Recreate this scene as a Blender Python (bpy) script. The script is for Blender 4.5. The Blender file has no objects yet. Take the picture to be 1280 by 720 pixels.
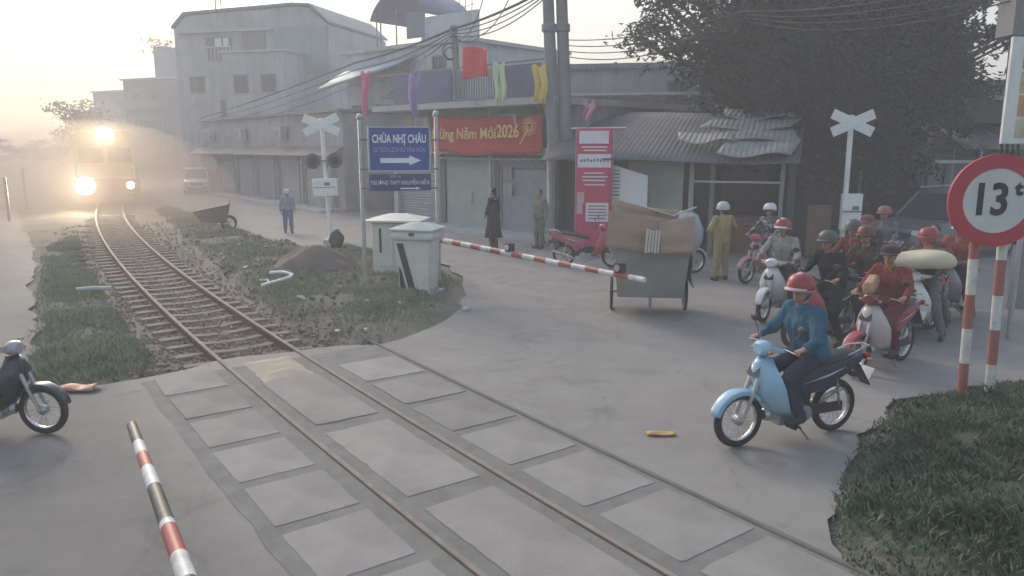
import bpy, bmesh, math, random
import numpy as np
from mathutils import Vector, Matrix, Euler, noise as mnoise
random.seed(7)
C = bpy.context.scene.collection
S = bpy.context.scene
R = math.radians
PI = math.pi

# ------------------------------------------------------------------ camera
FPX, HOR, CH = 950.0, 180.0, 3.0
TILT = math.atan((360 - HOR) / FPX)
cam_d = bpy.data.cameras.new('camera')
cam_d.sensor_width = 36.0
cam_d.lens = 36.0 * FPX / 1280.0
cam_d.clip_start = 0.1
cam_d.clip_end = 3000
cam = bpy.data.objects.new('camera', cam_d)
C.objects.link(cam)
cam.location = (0, 0, CH)
cam.rotation_euler = (PI / 2 - TILT, 0, 0)
S.camera = cam

# ------------------------------------------------------------------ light
SUN_EL, SUN_AZ = R(30), R(-31)          # azimuth from +Y towards +X
w = bpy.data.worlds.new('World')
S.world = w
w.use_nodes = True
nt = w.node_tree
nt.nodes.clear()
sky = nt.nodes.new('ShaderNodeTexSky')
sky.sky_type = 'NISHITA'
sky.sun_disc = False
sky.sun_elevation = SUN_EL
sky.sun_rotation = SUN_AZ
sky.air_density = 1.6
sky.dust_density = 3.4
sky.ozone_density = 2.3
bg = nt.nodes.new('ShaderNodeBackground')
bg.inputs['Strength'].default_value = 0.15
wo = nt.nodes.new('ShaderNodeOutputWorld')
nt.links.new(sky.outputs[0], bg.inputs['Color'])
nt.links.new(bg.outputs[0], wo.inputs['Surface'])

sun_d = bpy.data.lights.new('sun', 'SUN')
sun_d.energy = 0.8
sun_d.angle = R(14)
sun_d.color = (1.0, 0.88, 0.74)
sun = bpy.data.objects.new('sun', sun_d)
C.objects.link(sun)
sdir = Vector((math.sin(SUN_AZ) * math.cos(SUN_EL), math.cos(SUN_AZ) * math.cos(SUN_EL), math.sin(SUN_EL)))
sun.rotation_euler = (-sdir).to_track_quat('-Z', 'Y').to_euler()
sun.location = sdir * 100

S.view_settings.view_transform = 'Standard'
S.view_settings.look = 'None'
S.view_settings.gamma = 1
S.view_settings.use_curve_mapping = False
S.view_settings.exposure = 0.98
S.render.engine = 'CYCLES'
S.cycles.use_denoising = True
try:
    S.cycles.denoiser = 'OPENIMAGEDENOISE'
except Exception:
    pass
S.cycles.max_bounces = 6
S.cycles.diffuse_bounces = 2
S.cycles.volume_bounces = 1
S.cycles.transparent_max_bounces = 8
HAZE_DENSITY = 0.0065

# ------------------------------------------------------------------ pixel to place (photograph of 1280 x 720)
def ray(px, py):
    x, y = px - 640.0, py - 360.0
    return Vector((x, FPX * math.cos(TILT) - y * math.sin(TILT), -FPX * math.sin(TILT) - y * math.cos(TILT)))
def P(px, py, z=0.0):
    d = ray(px, py)
    k = (z - CH) / d.z
    return Vector((d.x * k, d.y * k, z))
def D(px, py, Y):
    d = ray(px, py)
    k = Y / d.y
    return Vector((d.x * k, Y, CH + d.z * k))

# ------------------------------------------------------------------ materials
MATS = {}
def _new(name):
    m = bpy.data.materials.new(name)
    m.use_nodes = True
    n = m.node_tree.nodes
    return m, n, m.node_tree.links, n['Principled BSDF']
def _noise(n, l, scale, detail=5, rough=.6, coord='Object', dist=0.0):
    tc = n.new('ShaderNodeTexCoord')
    t = n.new('ShaderNodeTexNoise')
    t.inputs['Scale'].default_value = scale
    t.inputs['Detail'].default_value = detail
    t.inputs['Roughness'].default_value = rough
    t.inputs['Distortion'].default_value = dist
    l.new(tc.outputs[coord], t.inputs['Vector'])
    return t.outputs['Fac']
def _range(n, l, fac, a, b, lo, hi):
    r = n.new('ShaderNodeMapRange')
    r.inputs['From Min'].default_value = a; r.inputs['From Max'].default_value = b
    r.inputs['To Min'].default_value = lo; r.inputs['To Max'].default_value = hi
    l.new(fac, r.inputs['Value'])
    return r.outputs['Result']
def _mix(n, l, fac, a, b, mode='MIX'):
    x = n.new('ShaderNodeMix')
    x.data_type = 'RGBA'; x.blend_type = mode
    for sock, val in ((x.inputs['Factor'], fac), (x.inputs[6], a), (x.inputs[7], b)):
        if hasattr(val, 'is_linked'):
            l.new(val, sock)
        elif isinstance(val, (int, float)):
            sock.default_value = val
        else:
            sock.default_value = (*val, 1)
    return x.outputs[2]
def mat(name, col, rough=.65, var=.25, scale=2.5, metal=0.0, bump=0.0, bscale=30, col2=None, stain=.0, coat=0.0, emit=None, ribs=None, spec=.4, vary=0.0, streak=0.0):
    if name in MATS:
        return MATS[name]
    m, n, l, p = _new(name)
    c2 = col2 or tuple(c * (1 - var) for c in col)
    fac = _range(n, l, _noise(n, l, scale), .3, .7, 0, 1)
    c = _mix(n, l, fac, col, c2)
    if stain > 0:
        f2 = _range(n, l, _noise(n, l, scale * .35, 8, .7, dist=.6), .5, .68, 0, stain)
        c = _mix(n, l, f2, c, (.09, .08, .07))
    if streak:                                  # rain and soot runs down the plaster
        tc = n.new('ShaderNodeTexCoord'); mp = n.new('ShaderNodeMapping'); mp.inputs['Scale'].default_value = (1.6, 1.6, .12)
        tx = n.new('ShaderNodeTexNoise'); tx.inputs['Scale'].default_value = 1.5; tx.inputs['Detail'].default_value = 8; tx.inputs['Roughness'].default_value = .75
        l.new(tc.outputs['Object'], mp.inputs['Vector']); l.new(mp.outputs[0], tx.inputs['Vector'])
        c = _mix(n, l, _range(n, l, tx.outputs['Fac'], .48, .72, 0, streak), c, (.10, .095, .09))
    if vary:
        oi = n.new('ShaderNodeObjectInfo')
        k = _range(n, l, oi.outputs['Random'], 0, 1, 1 - vary, 1 + vary * .6)
        hs = n.new('ShaderNodeHueSaturation'); l.new(k, hs.inputs['Value']); l.new(c, hs.inputs['Color']); c = hs.outputs['Color']
    p.inputs['Specular IOR Level'].default_value = spec
    l.new(c, p.inputs['Base Color'])
    rr = _range(n, l, _noise(n, l, scale * 3), .3, .7, max(0, rough - .1), min(1, rough + .1))
    l.new(rr, p.inputs['Roughness'])
    p.inputs['Metallic'].default_value = metal
    if coat:
        p.inputs['Coat Weight'].default_value = coat
        p.inputs['Coat Roughness'].default_value = .15
    h = None
    if bump:
        b = n.new('ShaderNodeBump')
        b.inputs['Strength'].default_value = bump
        b.inputs['Distance'].default_value = .02
        l.new(_noise(n, l, bscale, 6), b.inputs['Height'])
        h = b
    if ribs:
        axis, freq, st = ribs
        tc = n.new('ShaderNodeTexCoord')
        wv = n.new('ShaderNodeTexWave')
        wv.bands_direction = axis
        wv.inputs['Scale'].default_value = freq
        l.new(tc.outputs['Object'], wv.inputs['Vector'])
        b2 = n.new('ShaderNodeBump')
        b2.inputs['Strength'].default_value = st
        b2.inputs['Distance'].default_value = .03
        l.new(wv.outputs['Fac'], b2.inputs['Height'])
        if h:
            l.new(h.outputs[0], b2.inputs['Normal'])
        h = b2
    if h:
        l.new(h.outputs[0], p.inputs['Normal'])
    if emit:
        p.inputs['Emission Color'].default_value = (*emit[0], 1)
        p.inputs['Emission Strength'].default_value = emit[1]
    MATS[name] = m
    return m
def stripes(name, stops, length, axis=0, rough=.5):
    """bands of paint along one local axis: stops = [(position in metres, colour)]"""
    if name in MATS:
        return MATS[name]
    m, n, l, p = _new(name)
    tc = n.new('ShaderNodeTexCoord')
    sp = n.new('ShaderNodeSeparateXYZ')
    l.new(tc.outputs['Object'], sp.inputs[0])
    d = n.new('ShaderNodeMath'); d.operation = 'DIVIDE'
    d.inputs[1].default_value = length
    l.new(sp.outputs[axis], d.inputs[0])
    cr = n.new('ShaderNodeValToRGB')
    cr.color_ramp.interpolation = 'CONSTANT'
    e = cr.color_ramp.elements
    while len(e) > 1:
        e.remove(e[-1])
    for i, (pos, col) in enumerate(stops):
        x = e[0] if i == 0 else e.new(min(1, pos / length))
        x.position = min(1, pos / length)
        x.color = (*col, 1)
    l.new(d.outputs[0], cr.inputs['Fac'])
    f = _range(n, l, _noise(n, l, 9, 7, .7), .45, .75, 0, .55)
    c = _mix(n, l, f, cr.outputs['Color'], (.16, .14, .13))
    l.new(c, p.inputs['Base Color'])
    p.inputs['Roughness'].default_value = rough
    MATS[name] = m
    return m
def glass_mat(name, col=(.05, .06, .07), rough=.12):
    if name in MATS:
        return MATS[name]
    m = mat(name, col, rough, .3, 1.0)
    m.node_tree.nodes['Principled BSDF'].inputs['Specular IOR Level'].default_value = .6
    return m

# ------------------------------------------------------------------ mesh builder
class MB:
    def __init__(s):
        s.v, s.f, s.M = [], [], Matrix()
    def at(s, loc=(0, 0, 0), rot=(0, 0, 0), scale=None):
        s.M = Matrix.Translation(loc) @ Euler(rot).to_matrix().to_4x4()
        if scale:
            s.M = s.M @ Matrix.Diagonal((*scale, 1))
        return s
    def add(s, vs, fs):
        o = len(s.v)
        s.v += [tuple(s.M @ Vector(v)) for v in vs]
        s.f += [tuple(i + o for i in f) for f in fs]
        return s
    def box(s, c, d):
        x, y, z = c; a, b, h = d[0] / 2, d[1] / 2, d[2] / 2
        vs = [(x + i * a, y + j * b, z + k * h) for k in (-1, 1) for j in (-1, 1) for i in (-1, 1)]
        return s.add(vs, [(0, 2, 3, 1), (4, 5, 7, 6), (0, 1, 5, 4), (2, 6, 7, 3), (0, 4, 6, 2), (1, 3, 7, 5)])
    def tube(s, pts, r, n=8, cap=True):
        pts = [Vector(p) for p in pts]
        rs = r if isinstance(r, (list, tuple)) else [r] * len(pts)
        vs, fs = [], []
        up = Vector((0, 0, 1)); prev = None
        for i, p in enumerate(pts):
            t = (pts[min(i + 1, len(pts) - 1)] - pts[max(i - 1, 0)])
            t = t.normalized() if t.length > 1e-9 else Vector((0, 0, 1))
            if prev is None:
                a = t.cross(up)
                if a.length < 1e-3:
                    a = t.cross(Vector((1, 0, 0)))
            else:
                a = prev - t * prev.dot(t)
                if a.length < 1e-5:
                    a = t.cross(up)
            a.normalize(); b = t.cross(a); prev = a
            for k in range(n):
                q = 2 * PI * k / n
                vs.append(p + (a * math.cos(q) + b * math.sin(q)) * rs[i])
        m = len(pts)
        for i in range(m - 1):
            for k in range(n):
                k2 = (k + 1) % n
                fs.append((i * n + k, i * n + k2, (i + 1) * n + k2, (i + 1) * n + k))
        if cap:
            fs.append(tuple(range(n - 1, -1, -1)))
            fs.append(tuple((m - 1) * n + k for k in range(n)))
        return s.add(vs, fs)
    def capsule(s, a, b, ra, rb, n=12, h=3):
        a, b = Vector(a), Vector(b)
        t = b - a
        t = t.normalized() if t.length > 1e-6 else Vector((0, 0, 1))
        pts, rs = [], []
        for i in range(h + 1):
            q = PI / 2 * (1 - i / h)
            pts.append(a - t * ra * math.sin(q)); rs.append(max(ra * math.cos(q), 1e-4))
        for i in range(h + 1):
            q = PI / 2 * i / h
            pts.append(b + t * rb * math.sin(q)); rs.append(max(rb * math.cos(q), 1e-4))
        return s.tube(pts, rs, n)
    def lathe(s, prof, n=16, axis='Z', o=(0, 0, 0)):
        """prof = [(radius, height)], closed at both ends if radius is 0"""
        vs, fs = [], []
        for r, h in prof:
            for k in range(n):
                q = 2 * PI * k / n
                a, b = r * math.cos(q), r * math.sin(q)
                v = (a, b, h) if axis == 'Z' else (a, h, b) if axis == 'Y' else (h, a, b)
                vs.append((v[0] + o[0], v[1] + o[1], v[2] + o[2]))
        for i in range(len(prof) - 1):
            for k in range(n):
                k2 = (k + 1) % n
                fs.append((i * n + k, i * n + k2, (i + 1) * n + k2, (i + 1) * n + k))
        return s.add(vs, fs)
    def disc(s, c, r, h, n=24, axis='Y'):
        return s.lathe([(1e-4, -h / 2), (r, -h / 2), (r, h / 2), (1e-4, h / 2)], n, axis, c)
    def torus(s, c, r, t, n=32, k=10, axis='Y', squash=1.0):
        prof = [(r + t * math.cos(2 * PI * i / k), t * squash * math.sin(2 * PI * i / k)) for i in range(k + 1)]
        return s.lathe(prof, n, axis, c)
    def ball(s, c, r, n=12, m=8):
        rx, ry, rz = (r, r, r) if isinstance(r, (int, float)) else r
        vs, fs = [], []
        for i in range(m + 1):
            q = PI * i / m
            for k in range(n):
                a = 2 * PI * k / n
                sn = max(math.sin(q), 1e-3)
                vs.append((c[0] + rx * sn * math.cos(a), c[1] + ry * sn * math.sin(a), c[2] + rz * math.cos(q)))
        for i in range(m):
            for k in range(n):
                k2 = (k + 1) % n
                fs.append((i * n + k, (i + 1) * n + k, (i + 1) * n + k2, i * n + k2))
        return s.add(vs, fs)
    def prism(s, poly, a, b, plane='XZ'):
        """polygon extruded from a to b along the third axis"""
        n = len(poly)
        def v(p, d):
            return (p[0], d, p[1]) if plane == 'XZ' else (p[0], p[1], d) if plane == 'XY' else (d, p[0], p[1])
        vs = [v(p, a) for p in poly] + [v(p, b) for p in poly]
        fs = [tuple(range(n)), tuple(range(2 * n - 1, n - 1, -1))]
        fs += [(i, (i + 1) % n + 0, (i + 1) % n + n, i + n) for i in range(n)]
        return s.add(vs, fs)
    def loft(s, rings, closed=True, cap=True):
        n = len(rings[0]); vs = [v for r in rings for v in r]; fs = []
        for i in range(len(rings) - 1):
            for k in range(n if closed else n - 1):
                k2 = (k + 1) % n
                fs.append((i * n + k, i * n + k2, (i + 1) * n + k2, (i + 1) * n + k))
        if cap and closed:
            fs.append(tuple(range(n - 1, -1, -1)))
            fs.append(tuple((len(rings) - 1) * n + k for k in range(n)))
        return s.add(vs, fs)
    def grid(s, fn, nu, nv):
        vs = [fn(i / nu, j / nv) for j in range(nv + 1) for i in range(nu + 1)]
        fs = [(j * (nu + 1) + i, j * (nu + 1) + i + 1, (j + 1) * (nu + 1) + i + 1, (j + 1) * (nu + 1) + i) for j in range(nv) for i in range(nu)]
        return s.add(vs, fs)
    def build(s, name, m, parent=None, smooth=True, bevel=0.0, solid=0.0, sub=0, fix=True, ang=40):
        me = bpy.data.meshes.new(name)
        me.from_pydata(s.v, [], s.f)
        if fix:
            bm = bmesh.new(); bm.from_mesh(me)
            bmesh.ops.recalc_face_normals(bm, faces=bm.faces)
            bm.to_mesh(me); bm.free()
        me.materials.append(m)
        o = bpy.data.objects.new(name, me)
        C.objects.link(o)
        if smooth:
            me.polygons.foreach_set('use_smooth', [True] * len(me.polygons))
            me.set_sharp_from_angle(angle=R(ang))
        if solid:
            q = o.modifiers.new('solid', 'SOLIDIFY'); q.thickness = solid; q.offset = 0
        if bevel:
            q = o.modifiers.new('bevel', 'BEVEL'); q.width = bevel; q.segments = 2; q.limit_method = 'ANGLE'; q.angle_limit = R(35)
        if sub:
            q = o.modifiers.new('sub', 'SUBSURF'); q.levels = sub; q.render_levels = sub
        if parent:
            o.parent = parent
        return o
def tag(o, label, cat, group=None, kind=None):
    o['label'] = label; o['category'] = cat
    if group: o['group'] = group
    if kind: o['kind'] = kind
    return o
def struct(o, kind='structure', label=None):
    o['kind'] = kind
    if label: o['label'] = label
    return o
def thing(name, label, cat, loc=(0, 0, 0), rz=0.0, group=None):
    o = bpy.data.objects.new(name, None)
    o.empty_display_size = .1
    C.objects.link(o)
    o.location = loc
    o.rotation_euler = (0, 0, rz)
    return tag(o, label, cat, group)
def copy_tree(o, parent=None):
    c = o.copy(); C.objects.link(c)
    if parent: c.parent = parent
    for ch in list(o.children):
        copy_tree(ch, c)
    return c
def frame(A, B):
    """local frame of a facade seen from the camera: x from A (left) to B (right), y away from it"""
    A, B = Vector((A[0], A[1])), Vector((B[0], B[1]))
    d = B - A
    return (A.x, A.y, 0), math.atan2(d.y, d.x), d.length
def text_mesh(name, s, size, m, parent, loc, rot=(PI / 2, 0, 0), width=None, depth=.004, align='CENTER', bold=0.0):
    cu = bpy.data.curves.new(name, 'FONT')
    cu.body = s; cu.size = size; cu.extrude = depth; cu.align_x = align; cu.align_y = 'CENTER'; cu.offset = bold
    cu.resolution_u = 3
    t = bpy.data.objects.new('tmp', cu)
    me = evaluated(t)
    bpy.data.objects.remove(t)
    me.materials.clear(); me.materials.append(m)
    o = bpy.data.objects.new(name, me); C.objects.link(o)
    xs = [v.co.x for v in me.vertices] or [0, 1]
    k = width / (max(xs) - min(xs)) if width else 1
    o.scale = (k, 1, 1)
    o.location = loc; o.rotation_euler = rot; o.parent = parent
    return o
WORK = bpy.data.scenes.new('workbench')          # modifiers are applied here, away from the full scene
def evaluated(o):
    WORK.collection.objects.link(o)
    vl = WORK.view_layers[0]; vl.update(); dg = vl.depsgraph
    me = bpy.data.meshes.new_from_object(o.evaluated_get(dg))
    WORK.collection.objects.unlink(o)
    return me
# ================================================================== the setting: ground, road, track
TC = (4.16, -0.7764, 0.003685)
def trk(Y):
    return TC[0] + TC[1] * Y + TC[2] * Y * Y
_Ys = np.linspace(0, 90, 9001)
_Xs = TC[0] + TC[1] * _Ys + TC[2] * _Ys ** 2
_Ss = np.concatenate([[0], np.cumsum(np.hypot(np.diff(_Xs), np.diff(_Ys)))])
def on_track(s, d=0.0, z=0.0):
    """point s metres along the track, d metres to the right of its middle"""
    Y = float(np.interp(s, _Ss, _Ys))
    t = Vector((TC[1] + 2 * TC[2] * Y, 1, 0)).normalized()
    return Vector((trk(Y), Y, z)) + Vector((t.y, -t.x, 0)) * d
def track_rot(s):
    a, b = on_track(s - .1), on_track(s + .1)
    return math.atan2((b - a).y, (b - a).x)
def sdist(X, Y, poly):
    """signed distance to a polygon (positive inside), numpy arrays"""
    n = len(poly); ins = np.zeros(X.shape, bool); best = np.full(X.shape, 1e9)
    for i in range(n):
        (x1, y1), (x2, y2) = poly[i], poly[(i + 1) % n]
        c = ((y1 > Y) != (y2 > Y)) & (X < (x2 - x1) * (Y - y1) / (y2 - y1 + 1e-12) + x1)
        ins ^= c
        dx, dy = x2 - x1, y2 - y1
        t = np.clip(((X - x1) * dx + (Y - y1) * dy) / (dx * dx + dy * dy + 1e-12), 0, 1)
        best = np.minimum(best, np.hypot(X - x1 - t * dx, Y - y1 - t * dy))
    return np.where(ins, best, -best)
def pxpoly(pts):
    return [(P(*q)[0], P(*q)[1]) for q in pts]
road_poly = ([(-80, 40)] + pxpoly([(20, 262), (38, 300), (45, 330), (38, 370), (52, 410), (40, 450), (48, 478), (90, 484), (130, 478), (200, 470), (268, 452), (330, 441), (395, 432), (470, 430), (545, 408), (572, 385), (583, 352), (560, 333), (500, 318),
             (440, 306), (385, 309), (330, 300), (290, 284), (245, 268), (205, 255)]) + [(-34, 66), (-20, 62), (-6, 44), (40, 44), (60, 20), (60, 8.4)]
             + pxpoly([(1240, 482), (1180, 490), (1120, 500), (1078, 545), (1046, 600), (1040, 650), (1058, 715)]) + [(2.6, 3.6), (3.6, 1.5), (3.6, -6), (-60, -6)])
def roughen(poly, step=.35, amp=.12):
    out = []
    for i in range(len(poly)):
        a, b = Vector(poly[i]), Vector(poly[(i + 1) % len(poly)])
        n = max(1, int((b - a).length / step)); n = min(n, 60)
        nrm = Vector((-(b - a).y, (b - a).x)).normalized() if (b - a).length > 1e-6 else Vector((0, 0))
        for k in range(n):
            p = a.lerp(b, k / n)
            q = p + nrm * amp * mnoise.noise(Vector((p.x * 1.3, p.y * 1.3, 3.1))) * 2
            out.append((q.x, q.y))
    return out
bank_poly = pxpoly([(1290, 478), (1180, 490), (1120, 500), (1078, 545), (1046, 600), (1040, 650), (1058, 715)]) + [(2.6, 3.6), (3.6, 1.5), (14, 0), (14, 8.6)]
left_verge = pxpoly([(20, 492), (120, 480), (205, 470), (300, 440), (190, 330), (160, 300), (110, 290), (50, 310), (46, 360), (30, 420)])
isle = pxpoly([(400, 432), (470, 430), (560, 400), (580, 350), (500, 318), (440, 306), (385, 309), (290, 284), (205, 255), (190, 265), (300, 360)])

def axis(lo, a, b, hi, fine, coarse, grow):
    xs = list(np.arange(a, b, fine))
    x, st = b, fine
    while x < hi:
        xs.append(x); st = min(st * grow, coarse); x += st
    xs.append(hi)
    x, st, pre = a, fine, []
    while x > lo:
        st = min(st * grow, coarse); x -= st; pre.append(max(x, lo))
    return np.array(sorted(set(pre)) + xs)
gx = axis(-900, -9, 9, 900, .16, 160, 1.12)
gy = axis(-40, 3, 27, 1800, .16, 160, 1.12)
GX, GY = np.meshgrid(gx, gy)
def nz(x, y, f, o=0.0):
    return mnoise.noise(Vector((x * f, y * f, o)))
NZ1 = np.array([nz(x, y, .9, 1) + .5 * nz(x, y, 2.6, 2) + .3 * nz(x, y, 6, 7) for x, y in zip(GX.ravel(), GY.ravel())]).reshape(GX.shape)
dr = sdist(GX, GY, road_poly)
db = sdist(GX, GY, bank_poly)
di = sdist(GX, GY, isle)
dl = sdist(GX, GY, left_verge)
Yc = np.clip(GY, 0, 85)
slope = TC[1] + 2 * TC[2] * Yc
dt = (GX - (TC[0] + TC[1] * Yc + TC[2] * Yc ** 2)) / np.sqrt(1 + slope ** 2)      # lateral distance to the track
sm = lambda x: np.clip(x, 0, 1) ** 2 * (3 - 2 * np.clip(x, 0, 1))
Z = np.where(dr > 0, -.05, .015 + .03 * NZ1) * 1.0
Z = -.05 + (0.065 + .035 * NZ1) * sm((.1 - dr) / .5)
Z = Z + sm(db / 1.6) * .30 + sm(db / .5) * .06 * NZ1
Z = Z + sm(di / .8) * (.05 + .06 * NZ1)
# ballast trough beyond the crossing
away = sm((dr * -1 + .15) / .35)
Z = Z + away * sm((1.75 - np.abs(dt)) / .5) * (-.15 + .02 * NZ1 - Z)
far = np.hypot(GX, GY)
Z = np.where(far > 150, -.3, Z)

gm, n, l, p = _new('dirt_ground')
f1 = _range(n, l, _noise(n, l, .55, 6, .65), .42, .6, 0, 1)
f2 = _range(n, l, _noise(n, l, 5, 8, .7), .3, .7, 0, 1)
f3 = _range(n, l, _noise(n, l, 40, 3, .6), .45, .62, 0, .6)
c = _mix(n, l, f2, (.22, .18, .145), (.13, .11, .09))
c = _mix(n, l, f1, c, _mix(n, l, f2, (.085, .095, .05), (.05, .06, .03)))
c = _mix(n, l, f3, c, (.26, .24, .22))
at_ = n.new('ShaderNodeAttribute'); at_.attribute_name = 'ground_cover'
c = _mix(n, l, at_.outputs['Fac'], c, _mix(n, l, f2, (.085, .085, .055), (.05, .055, .036)))
l.new(c, p.inputs['Base Color']); p.inputs['Roughness'].default_value = .95
b = n.new('ShaderNodeBump'); b.inputs['Strength'].default_value = .7; b.inputs['Distance'].default_value = .04
l.new(_noise(n, l, 28, 8, .7), b.inputs['Height']); l.new(b.outputs[0], p.inputs['Normal'])
me = bpy.data.meshes.new('ground')
ny, nx = GX.shape
idx = np.arange(nx * ny).reshape(ny, nx)
quads = np.stack([idx[:-1, :-1], idx[:-1, 1:], idx[1:, 1:], idx[1:, :-1]], -1).reshape(-1, 4)
me.from_pydata(np.stack([GX, GY, Z], -1).reshape(-1, 3).tolist(), [], quads.tolist())
me.polygons.foreach_set('use_smooth', [True] * len(me.polygons))
me.materials.append(gm)
ga = me.attributes.new('ground_cover', 'FLOAT', 'POINT'); ga.data.foreach_set('value', (np.maximum(sm(db / .7) * .8, np.maximum(sm(di / .7), sm(dl / .7)) * .2 * (np.abs(dt) > 1.7))).ravel().astype(np.float32))
ground = bpy.data.objects.new('ground', me); C.objects.link(ground); struct(ground)
def ground_z(x, y):
    i = min(max(int(np.searchsorted(gy, y)), 1), ny - 1); j = min(max(int(np.searchsorted(gx, x)), 1), nx - 1)
    return float(max(Z[i, j], Z[i - 1, j], Z[i, j - 1], Z[i - 1, j - 1]))

# road sheet
am, n, l, p = _new('dusty_asphalt')
fa = _range(n, l, _noise(n, l, .18, 5, .6, dist=.4), .38, .62, 0, 1)
fb = _range(n, l, _noise(n, l, 1.3, 7, .7, dist=.3), .4, .66, 0, 1)
fc = _range(n, l, _noise(n, l, 160, 2, .5), .35, .65, 0, 1)
fd = _range(n, l, _noise(n, l, .7, 9, .75, dist=1.2), .54, .64, 0, .5)
c = _mix(n, l, fa, (.262, .230, .206), (.186, .166, .150))
c = _mix(n, l, fb, c, (.285, .26, .237))
c = _mix(n, l, .34, c, _mix(n, l, fc, (.08, .08, .08), (.36, .345, .33)))
c = _mix(n, l, fd, c, (.12, .114, .11))
vo = n.new('ShaderNodeTexVoronoi'); vo.feature = 'DISTANCE_TO_EDGE'; vo.inputs['Scale'].default_value = .33
tc = n.new('ShaderNodeTexCoord'); nn = n.new('ShaderNodeTexNoise'); nn.inputs['Scale'].default_value = 1.6; nn.inputs['Detail'].default_value = 6
va = n.new('ShaderNodeVectorMath'); va.operation = 'MULTIPLY_ADD'; va.inputs[1].default_value = (.9, .9, .9)
l.new(tc.outputs['Object'], nn.inputs['Vector']); l.new(nn.outputs['Color'], va.inputs[0]); l.new(tc.outputs['Object'], va.inputs[2])
l.new(va.outputs[0], vo.inputs['Vector'])
crk = _range(n, l, vo.outputs['Distance'], 0, .008, .16, 0)
c = _mix(n, l, crk, c, (.04, .038, .036))
# the tarmac left of the track is an older, darker mix than the dusty concrete on the right
sx = n.new('ShaderNodeSeparateXYZ'); l.new(tc.outputs['Object'], sx.inputs[0])
m1 = n.new('ShaderNodeMath'); m1.operation = 'MULTIPLY_ADD'; m1.inputs[1].default_value = .776; l.new(sx.outputs[1], m1.inputs[0]); l.new(sx.outputs[0], m1.inputs[2])
m2 = n.new('ShaderNodeMath'); m2.operation = 'MULTIPLY_ADD'; m2.inputs[1].default_value = .7; l.new(_noise(n, l, .9, 6, .7), m2.inputs[0]); l.new(m1.outputs[0], m2.inputs[2])
c = _mix(n, l, _range(n, l, m2.outputs[0], 2.9, 2.0, 0, 1), c, (.66, .67, .68), 'MULTIPLY')
l.new(c, p.inputs['Base Color']); p.inputs['Roughness'].default_value = .85
b = n.new('ShaderNodeBump'); b.inputs['Strength'].default_value = .25; b.inputs['Distance'].default_value = .01
l.new(_noise(n, l, 120, 3, .6), b.inputs['Height']); l.new(b.outputs[0], p.inputs['Normal'])
rp = roughen(road_poly)
bm = bmesh.new()
vs = [bm.verts.new((x, y, 0)) for x, y in rp]
bm.faces.new(vs)
bmesh.ops.triangulate(bm, faces=bm.faces)
me = bpy.data.meshes.new('road'); bm.to_mesh(me); bm.free()
me.materials.append(am)
if me.polygons[0].normal.z < 0: me.flip_normals()
road = bpy.data.objects.new('road', me); C.objects.link(road); struct(road)

# darker filled strip along the track that the panels lie in
cm, n, l, p = _new('crossing_filling')
c = _mix(n, l, _range(n, l, _noise(n, l, 3, 8, .7), .35, .65, 0, 1), (.15, .141, .132), (.21, .198, .184))
l.new(c, p.inputs['Base Color']); p.inputs['Roughness'].default_value = .9
b = n.new('ShaderNodeBump'); b.inputs['Strength'].default_value = .4; b.inputs['Distance'].default_value = .015
l.new(_noise(n, l, 60, 4), b.inputs['Height']); l.new(b.outputs[0], p.inputs['Normal'])
bd = MB()
ss = np.linspace(-2, 12.75, 40)
bd.add([tuple(on_track(s, d, .004)) for s in ss for d in (-1.62 + .05 * nz(s, 0, 2), 1.72)], [(2 * i, 2 * i + 1, 2 * i + 3, 2 * i + 2) for i in range(39)])
struct(bd.build('crossing_bed', cm, smooth=False))

slab_mat = mat('panel_concrete', (.32, .295, .272), .9, .28, 1.6, bump=.5, bscale=45, stain=.5, vary=.18)
slab_mid = mat('middle_panel_concrete', (.33, .30, .275), .9, .28, 1.3, bump=.5, bscale=45, stain=.45, vary=.12)
sandy = mat('sandy_concrete', (.43, .37, .285), .9, .2, 2, bump=.4, bscale=60)
def panel(s0, s1, d0, d1, m, label, top=.012):
    c = on_track((s0 + s1) / 2, (d0 + d1) / 2)
    th = thing('concrete_panel', label, 'concrete panel', (c.x, c.y, 0), track_rot((s0 + s1) / 2), 'concrete panels of the level crossing')
    a, b = (s1 - s0) / 2, (d1 - d0) / 2
    # outline with worn corners, slightly uneven
    r = random.Random(int(s0 * 100 + d0 * 7))
    pts = []
    for sx, sy in ((-1, -1), (1, -1), (1, 1), (-1, 1)):
        k = r.uniform(.008, .03)
        q = [(sx * (a - k), sy * b), (sx * a, sy * (b - k))]
        if sx * sy > 0: q = q[::-1]
        pts += [(x + r.uniform(-.012, .012), y + r.uniform(-.012, .012)) for x, y in q]
    dense = []
    for i in range(len(pts)):
        p0, p1 = pts[i], pts[(i + 1) % len(pts)]; n_ = max(1, int(math.hypot(p1[0] - p0[0], p1[1] - p0[1]) / .09))
        for k in range(n_):
            chip = (.022 if r.random() < .12 else .005) * r.random()
            x, y = p0[0] + (p1[0] - p0[0]) * k / n_, p0[1] + (p1[1] - p0[1]) * k / n_
            dense.append((x * (1 - chip / a), y * (1 - chip / b)))
    pts = dense
    m_ = MB(); m_.prism(pts, -.02, top + r.uniform(-.003, .004), 'XY')
    o = m_.build('concrete_panel', m, bevel=.006)
    o.location = th.location; o.rotation_euler = th.rotation_euler
    for k in ('label', 'category', 'group'): o[k] = th[k]
    bpy.data.objects.remove(th)
    return o
ordw = ['nearest', 'second nearest', 'third nearest', 'fourth nearest', 'fifth nearest', 'sixth nearest', 'seventh nearest', 'eighth nearest', 'ninth nearest', 'farthest']
LR = [(12.83 - k * .98, 11.98 - k * .98) for k in range(10)][::-1]
vis = 0
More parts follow.
